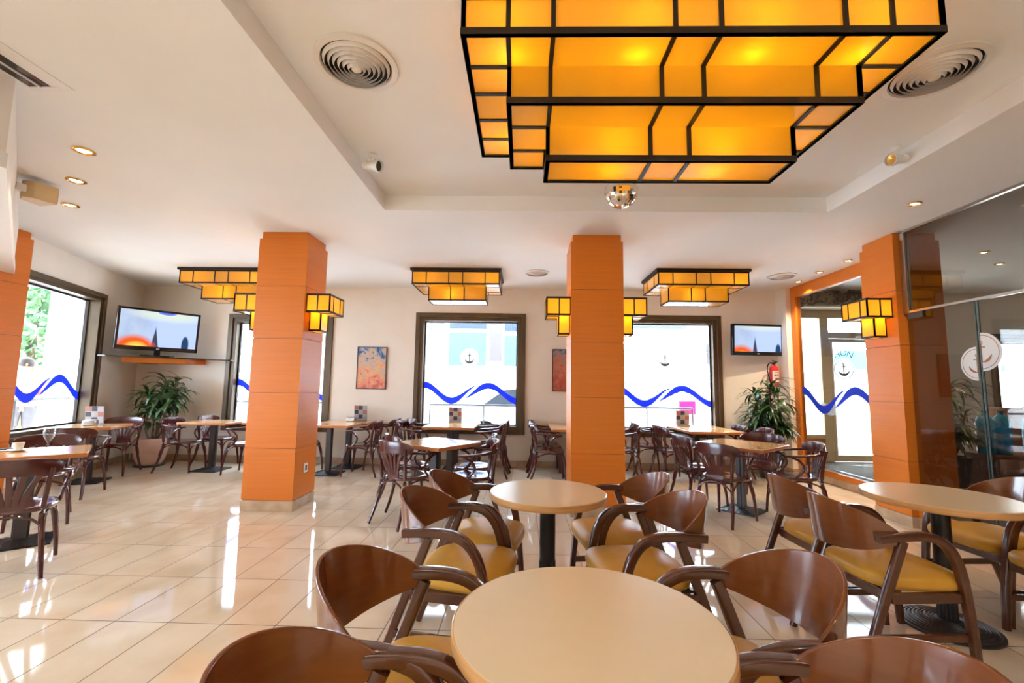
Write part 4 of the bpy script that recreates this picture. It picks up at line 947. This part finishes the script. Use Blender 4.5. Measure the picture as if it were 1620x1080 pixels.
# ------------------------------------------------------------ fire extinguisher
r = thing('fire_extinguisher', 'red fire extinguisher hung on the back wall beneath the small television', 'fire extinguisher', (4.27, YB - .10, 1.42))
MB().lathe([(.001, 0), (.06, .005), (.068, .03), (.068, .30), (.055, .345), (.02, .37), (.018, .39), (.001, .39)], 28, cap=False).build('cylinder', 'red', r)
MB().box((-.02, -.02, .385), (.02, .02, .42)).obox((.0, -.03, .435), (.022, .13, .012), 0, .25).obox((0, -.03, .41), (.022, .11, .01), 0, -.1).build('valve_handle', 'black_metal', r)
MB().sweep([(-.02, 0, .40), (-.09, -.02, .40), (-.13, -.03, .30), (-.10, -.04, .12), (-.06, -.03, .05)], circ(.009, 8), smooth=5).build('hose', 'black', r)
mb = MB(); n = 12
for i in range(n):
    a0 = -PI / 2 - .9 + 1.8 * i / n; a1 = -PI / 2 - .9 + 1.8 * (i + 1) / n; R_ = .0687
    mb.add([(R_ * math.cos(a0), R_ * math.sin(a0), .09), (R_ * math.cos(a1), R_ * math.sin(a1), .09), (R_ * math.cos(a1), R_ * math.sin(a1), .27), (R_ * math.cos(a0), R_ * math.sin(a0), .27)], [(0, 1, 2, 3)])
lb_ = mb.build('paper_label', 'paper', r)
MB().obox((-.02, -.0695, .20), (.03, .002, .03)).obox((.015, -.0695, .20), (.02, .002, .03)).obox((0, -.0695, .14), (.05, .002, .03)).obox((0, -.0698, .245), (.06, .002, .012)).build('label_print', 'red', lb_, smooth=0)

# ------------------------------------------------------------ table-top things
M['menu_a'] = mat('dark_photo', (0.03, 0.03, 0.035), .5); M['menu_b'] = mat('grey_photo', (0.35, 0.32, 0.33), .5); M['menu_c'] = mat('reddish_photo', (0.35, 0.12, 0.08), .5)
def menu(x, y, label, rz=0.0):
    t = thing('menu_stand', label, 'menu holder', (x, y, .751), rz, 'menu stands on the tables')
    MB().obox((0, .012, .125), (.22, .004, .25), 0, .10).obox((0, -.03, .012), (.22, .06, .02)).build('card_panel', 'menu_b', t, smooth=0)
    cols = ['menu_c', 'menu_a', 'menu_b', 'menu_a', 'menu_b', 'menu_a', 'menu_b', 'menu_c', 'menu_b']; q = 0
    for i in range(3):
        for j in range(3):
            MB().obox((-.073 + i * .073, .0085 + (.18 - j * .07 - .125) * -.10 * -1 * -1 - .0015, .215 - j * .075), (.066, .003, .066), 0, .10).build('menu_picture', cols[q], t, smooth=0); q += 1
    return t
menu(-1.12, 7.55, 'tall menu stand with photo squares on the table at the middle window')
menu(2.68, 7.55, 'tall menu stand with photo squares on the table at the right window')
menu(-2.74, 7.57, 'tall menu stand with photo squares on the table under the painting')
menu(-5.98, 6.15, 'tall menu stand with photo squares on the table at the left street window', math.radians(15))
def napkin(x, y, label, rz=0):
    t = thing('napkin_dispenser', label, 'napkin holder', (x, y, .751), rz, 'napkin dispensers')
    MB().box((-.07, -.05, 0), (.07, .05, .07)).build('metal_case', 'steel', t, bevel=.01)
    MB().box((-.06, -.045, .0705), (.06, .045, .08)).build('napkins', 'paper', t, bevel=.004)
napkin(-2.82, 7.38, 'small steel napkin dispenser on the table under the painting')
napkin(-5.86, 5.99, 'small steel napkin dispenser in front of the menu stand by the left street window', .3)
r = thing('beer_goblet', 'stemmed glass goblet with dark print on the table at the left edge', 'glass', (-4.22, 3.94, .751))
MB().lathe([(.001, .001), (.036, .001), (.036, .004), (.006, .012), (.005, .055), (.018, .075), (.038, .11), (.043, .15), (.036, .195), (.034, .195), (.041, .15), (.036, .112), (.012, .08), (.001, .078)], 28, cap=False).build('goblet_glass', 'clear', r)
mb = MB()
for z0, z1, a0, a1 in ((.145, .152, 3.9, 5.5), (.158, .166, 4.1, 5.3), (.13, .138, 4.2, 5.1), (.172, .178, 4.3, 5.1)):
    for i in range(8):
        b0 = a0 + (a1 - a0) * i / 8; b1 = a0 + (a1 - a0) * (i + .8) / 8; R_ = .0446
        mb.add([(R_ * math.cos(b0), R_ * math.sin(b0), z0), (R_ * math.cos(b1), R_ * math.sin(b1), z0 + .002), (R_ * math.cos(b1), R_ * math.sin(b1), z1), (R_ * math.cos(b0), R_ * math.sin(b0), z1)], [(0, 1, 2, 3)])
mb.build('goblet_print', 'post', r, smooth=0)
r = thing('saucer', 'white saucer under the coffee cup on the table at the left edge', 'saucer', (-4.33, 3.80, .751))
MB().lathe([(.001, .001), (.04, .001), (.072, .012), (.070, .015), (.038, .006), (.001, .005)], 32, cap=False).build('saucer_dish', 'china', r)
r = thing('coffee_cup', 'small beige coffee cup standing on the saucer at the left edge', 'cup', (-4.33, 3.80, .7575))
MB().lathe([(.001, 0.0), (.024, 0.0), (.032, .03), (.038, .065), (.035, .065), (.029, .03), (.001, .006)], 28, cap=False).build('cup_body', 'china', r)
MB().sweep([(-.033, 0, .052), (-.056, 0, .048), (-.055, 0, .022), (-.028, 0, .018)], circ(.004, 6), smooth=4).build('cup_handle', 'china', r)
tag(MB().obox((-4.44, 3.79, .7545), (.07, .05, .004), .5).build('sugar_packet', 'paper', bevel=.001), 'flat paper sugar packet left of the coffee cup', 'sugar packet')
r = thing('mobile_phone', 'black mobile phone lying on the table at the left edge', 'phone', (-4.53, 3.86, .752), .4)
MB().box((-.035, -.07, 0), (.035, .07, .009)).build('phone_case', 'black', r, bevel=.004); MB().box((-.031, -.062, .0091), (.031, .062, .0096)).build('phone_screen', 'darkteal', r, smooth=0)

# ------------------------------------------------------------ behind the tinted glass
r = thing('storage_cabinet', 'low dark wood open cabinet behind the tinted glass', 'cabinet', (6.15, 5.72, .187))
for (a, b) in (((-.5, -.2, 0), (.5, .2, .04)), ((-.5, -.2, .40), (.5, .2, .44)), ((-.5, -.2, .20), (.5, .2, .22))): MB().box(a, b).build('shelf', 'darkwood', r, bevel=.003)
for x in (-.5, .47): MB().box((x, -.2, .04), (x + .03, .2, .40)).build('side_panel', 'darkwood', r, bevel=.003)
M['bluebottle'] = trans('blue_translucent_bottle', (0.03, 0.50, 0.80), 0.5, 1.0, 0.15)
for i, (x, y) in enumerate(((5.72, 5.70), (5.92, 5.70), (6.22, 5.64), (6.44, 5.64))):
    t = thing('water_bottle', ['leftmost', 'second from left', 'second from right', 'rightmost'][i] + ' of the large blue water bottles on the cabinet behind tinted glass', 'bottle', (x, y, .628), 0, 'large blue water bottles')
    MB().lathe([(.001, 0), (.08, .004), (.088, .03), (.084, .12), (.089, .14), (.084, .16), (.089, .26), (.084, .28), (.088, .38), (.07, .44), (.03, .48), (.028, .50), (.001, .50)], 24, cap=False).build('bottle_body', 'bluebottle', t)
    MB().lathe([(.032, .5), (.032, .53), (.001, .53)], 16, cap=False).build('bottle_cap', 'lettering_blue', t)
r = thing('tub_armchair', 'brown rounded tub armchair back behind the tinted glass', 'chair', (6.95, 6.45, .187), math.radians(200))
mb = MB(); P = [(.42 * math.cos(a), .40 * math.sin(a), .0) for a in [(-.1 + 1.2 * i / 14) * PI for i in range(15)]]
mb.sweep([(x, y, .52) for x, y, z in P], rrect(.10, .95, .05)).build('tub_back', 'brown_seat', r); MB().lathe([(.001, .06), (.34, .06), (.36, .12), (.36, .38), (.33, .43), (.001, .44)], 32, cap=False).build('seat_cushion', 'brown_seat', r)
for k in range(4): a = PI / 4 + k * PI / 2; MB().lathe([(.02, .001), (.02, .06)], 10, Matrix.Translation((.28 * math.cos(a), .28 * math.sin(a), 0))).build('leg', 'black_metal', r)

# ------------------------------------------------------------ outside
struct(MB().box((-40, 8.03, -0.14), (40, 60, -0.02)).box((-40, -40, -0.14), (-9.2, 8.03, -0.02)).box((-9.2, -40, -.14), (40, -3.48, -.02)).box((-9.2, -3.48, -.14), (-6.2, 8.03, -.121)).build('trim_4', 'paving', smooth=0))
def bld(name, label, a, b): return tag(MB().box(a, b).build(name, 'facade', smooth=0), label, 'building')
r = thing('street_building', 'white street building with shop windows and a roller shutter across the road', 'building', (0, 12, -.02))
MB().box((-7.0, 0, 0), (22, 3, 5.0)).build('facade_wall', 'facade', r, smooth=0)
def shop(x0, x1, z0, z1, m, fr=.06):
    f = MB().box((x0 - fr, -.05, z0 - fr), (x1 + fr, -.01, z1 + fr)).build('shop_window', 'white', r, smooth=0)
    MB().box((x0, -.06, z0), (x1, -.051, z1)).build('pane', m, f, smooth=0)
shop(-2.00, -0.98, 1.92, 2.82, 'teal'); shop(-2.00, -0.98, 2.92, 3.4, 'darkteal'); shop(-0.50, 1.3, 1.92, 2.75, 'teal'); shop(-0.5, 1.3, 2.85, 3.4, 'darkteal')
MB().box((-0.90, -.04, 2.06), (-0.56, -.005, 3.5)).build('lilac_panel', 'lilac', r, smooth=0); MB().box((-2.55, -.04, 2.88), (-2.15, -.005, 3.5)).build('lilac_panel', 'lilac', r, smooth=0)
MB().box((-2.85, -.04, 2.9), (-2.65, -.005, 3.5)).build('lilac_panel', 'lilac', r, smooth=0)
sh = MB()
for k in range(34): sh.box((2.0, -.06 + (k % 2) * .0, .35 + k * .078), (4.36, -.03, .35 + k * .078 + .056))
M['slat_bg'] = mat('shutter_shadow_gap', (0.05, 0.055, 0.06), .8)
s_ = sh.build('roller_shutter', 'facade', r, smooth=0); MB().box((1.98, -.03, .3), (4.38, -.005, 3.15)).build('shutter_guide', 'slat_bg', s_, smooth=0); MB().box((1.98, -.09, 2.98), (4.38, -.03, 3.18)).build('shutter_box', 'slat_bg', s_, smooth=0)
MB().box((4.9, -.12, 2.35), (4.98, -.02, 2.60)).box((4.92, -.06, 2.05), (4.96, -.02, 2.35)).build('wall_light', 'post', r, smooth=0)
tag(MB().box((4.05, 11.6, .72), (4.45, 11.66, 1.05)).box((4.1, 11.61, -.02), (4.13, 11.64, .72)).box((4.37, 11.61, -.02), (4.4, 11.64, .72)).build('notice_board', 'pink', smooth=0), 'hot pink board standing in the street outside the right window', 'sign')
tag(MB().box((-10.4, 9.4, -.12), (-8.6, 11.4, 5.0)).build('street_pier', 'facade', smooth=0), 'white building pier outside the left street window', 'building pier')
tag(MB().box((-30, 9, -.02), (-17, 24, 3.0)).build('distant_building', 'facade', smooth=0), 'pale low building far outside the left street window', 'building')
def railing(name, label, p0, p1, z=.95):
    t = thing(name, label, 'railing', (p0[0], p0[1], 0)); d_ = Vector((p1[0] - p0[0], p1[1] - p0[1], 0)); up = -.02
    MB().sweep([(0, 0, z), (d_.x, d_.y, z)], circ(.02, 8)).build('top_rail', 'rail', t)
    n = max(2, int(d_.length / 1.2))
    for i in range(n + 1): q = d_ * i / n; MB().lathe([(.014, up), (.014, z)], 8, Matrix.Translation(q)).build('rail_post', 'rail', t)
railing('street_railing', 'metal street railing outside the middle window', (-1.75, 8.5), (0.3, 8.5), 1.0)
railing('street_railing', 'metal street railing outside the right window', (1.5, 8.5), (3.2, 8.5), 1.0)
railing('street_railing', 'metal street railing outside the window behind the left-hand column', (-5.6, 8.5), (-3.4, 8.5), 1.0)
railing('street_railing', 'metal street railing outside the left street window', (-7.1, 5.2), (-8.1, 7.9), 1.05)
def car(label, x, y, rz):
    t = thing('parked_car', label, 'car', (x, y, -.02), rz)
    prof = [(-2.05, .28), (-2.1, .55), (-2.0, .85), (-1.55, .95), (-.95, 1.38), (.45, 1.45), (1.15, 1.0), (1.85, .88), (2.05, .62), (2.05, .28)]
    m = Matrix.Rotation(PI / 2, 4, 'X'); MB().prism(prof, -.82, .82, m).build('car_body', 'carwhite', t, bevel=.06)
    for s in (-1, 1):
        MB().prism([(-1.35, .97), (-.88, 1.30), (-.25, 1.34), (-.25, .97)], .825 * s - .004, .825 * s + .004, m).build('side_window', 'darkteal', t, smooth=0)
        MB().prism([(-.18, .97), (-.18, 1.34), (.40, 1.36), (.95, 1.0)], .825 * s - .004, .825 * s + .004, m).build('side_window', 'darkteal', t, smooth=0)
        for xx in (-1.3, 1.3):
            w_ = MB().lathe([(.10, -.1), (.32, -.1), (.34, -.06), (.34, .06), (.32, .1), (.10, .1)], 24, Matrix.Translation((xx, .72 * s, .34)) @ m).build('wheel', 'tyre', t)
car('white car parked in the street outside the middle window', 0.5, 10.3, 0.0)
M['blueaw'] = mat('light_blue_awning', (0.10, 0.26, 0.34), 0.8, spec=.1)
for (a_, b_, lb) in ((8.2, 9.7, 'light blue shop awning across the street seen through the entrance door'), (12.6, 15.2, 'light blue shop awning across the street seen through the far right window')):
    mb = MB(); mb.sweep([(a_, 11.75, 2.05), (a_ + .02, 11.75, 2.05), (b_, 11.75, 2.05)], [(0.24, -.1), (0.24, .35), (.1, .33), (-.12, .2), (-.24, -.02), (-.24, -.1)]); tag(mb.build('shop_awning', 'blueaw', smooth=0), lb, 'awning')
# tree
r = thing('street_tree', 'leafy green tree seen through the left street window', 'tree', (-11.9, 10.4, -.02))
MB().sweep([(0, 0, 0), (.05, 0, 1.2), (-.05, .1, 2.2), (.1, 0, 3.4)], circ(.13, 8), scl=[1.2, 1, .8, .5], smooth=3).build('trunk', 'stem', r)
M['treeleaf'] = vary(mat('tree_leaves', (0.1, 0.24, 0.08), .7), (0.07, 0.19, 0.06), (0.20, 0.34, 0.14), nscale=3)
rd = random.Random(9); mb = MB()
for i in range(2600):
    c = Vector((rd.gauss(0, 1), rd.gauss(0, .8), rd.gauss(0, 1))); c = c.normalized() * rd.random() ** .4; c = Vector((c.x * 1.7, c.y * 1.3, 3.2 + c.z * 1.5 + .2 * math.sin(c.x * 5)))
    a = Vector((rd.uniform(-1, 1), rd.uniform(-1, 1), rd.uniform(-1, 1))).normalized() * .11; b = a.cross(Vector((rd.uniform(-1, 1), rd.uniform(-1, 1), rd.uniform(-1, 1)))).normalized() * .06
    mb.add([c - a, c + b, c + a, c - b], [(0, 1, 2, 3)])
mb.build('tree_crown', 'treeleaf', r, smooth=0)
# passer-by
def person(loc, rz):
    t = thing('person', 'person in a salmon shirt with dark hair standing outside the left street window', 'person', loc, rz)
    V = [(0, 0, .95), (0, 0, 1.15), (0, 0, 1.36), (0, 0, 1.47), (0, .01, 1.53), (0, .02, 1.62), (.17, 0, 1.40), (.23, 0, 1.15), (.24, .07, .92), (.245, .09, .82), (-.17, 0, 1.40), (-.23, 0, 1.15), (-.24, .07, .92), (-.245, .09, .82), (.09, 0, .88), (.10, .02, .48), (.10, -.02, .09), (.105, .10, .04), (-.09, 0, .88), (-.10, .02, .48), (-.10, -.02, .09), (-.105, .10, .04)]
    E_ = [(0, 1), (1, 2), (2, 3), (3, 4), (4, 5), (2, 6), (6, 7), (7, 8), (8, 9), (2, 10), (10, 11), (11, 12), (12, 13), (0, 14), (14, 15), (15, 16), (16, 17), (0, 18), (18, 19), (19, 20), (20, 21)]
    R_ = [.13, .12, .13, .055, .06, .085, .06, .045, .032, .03, .06, .045, .032, .03, .085, .06, .042, .04, .085, .06, .042, .04]
    me = bpy.data.meshes.new('body'); me.from_pydata(V, E_, []); me.materials.append(M['skin']); o = bpy.data.objects.new('body', me); C.objects.link(o); o.parent = t
    md = o.modifiers.new('skin', 'SKIN'); sv = me.skin_vertices[0].data if me.skin_vertices else None
    if sv is None:
        bm = bmesh.new(); bm.from_mesh(me); bm.verts.layers.skin.verify(); bm.to_mesh(me); bm.free(); sv = me.skin_vertices[0].data
    for i, r_ in enumerate(R_): sv[i].radius = (r_, r_ * .85)
    sv[0].use_root = True
    ss = o.modifiers.new('sub', 'SUBSURF'); ss.levels = 1; ss.render_levels = 1
    MB().lathe([(.15, .93), (.165, 1.0), (.15, 1.15), (.175, 1.32), (.16, 1.42), (.08, 1.47), (.05, 1.48)], 20, Matrix.Diagonal((1.15, .9, 1, 1))).build('shirt', 'shirt', t)
    for s in (-1, 1): MB().sweep([(s * .15, 0, 1.41), (s * .215, 0, 1.28), (s * .235, .01, 1.12)], circ(.062, 10), smooth=3).build('sleeve', 'shirt', t)
    for s in (-1, 1): MB().sweep([(s * .075, 0, .99), (s * .10, .01, .7), (s * .105, .01, .45), (s * .105, -.02, .08)], circ(.085, 12), scl=[1.2, 1.05, .9, .75], smooth=3).build('trouser_leg', 'trousers', t)
    MB().lathe([(.092, 1.60), (.100, 1.66), (.085, 1.71), (.04, 1.745), (.001, 1.75)], 20, Matrix.Translation((0, -.012, 0)), cap=False).build('hair', 'hair', t)
    fc = MB(); fc.obox((0, .115, 1.625), (.022, .03, .04)); fc.build('nose', 'skin', t, bevel=.006)
    for s in (-1, 1): MB().lathe([(.001, -.01), (.011, 0), (.001, .01)], 8, Matrix.Translation((s * .035, .098, 1.65))).build('eye', 'black', t); MB().obox((s * .092, .01, 1.635), (.02, .035, .055)).build('ear', 'skin', t, bevel=.006)
    MB().obox((0, .10, 1.58), (.05, .012, .012)).build('mouth', 'shirt', t, bevel=.004)
    return t
person((-8.35, 7.30, -.02), math.radians(230))
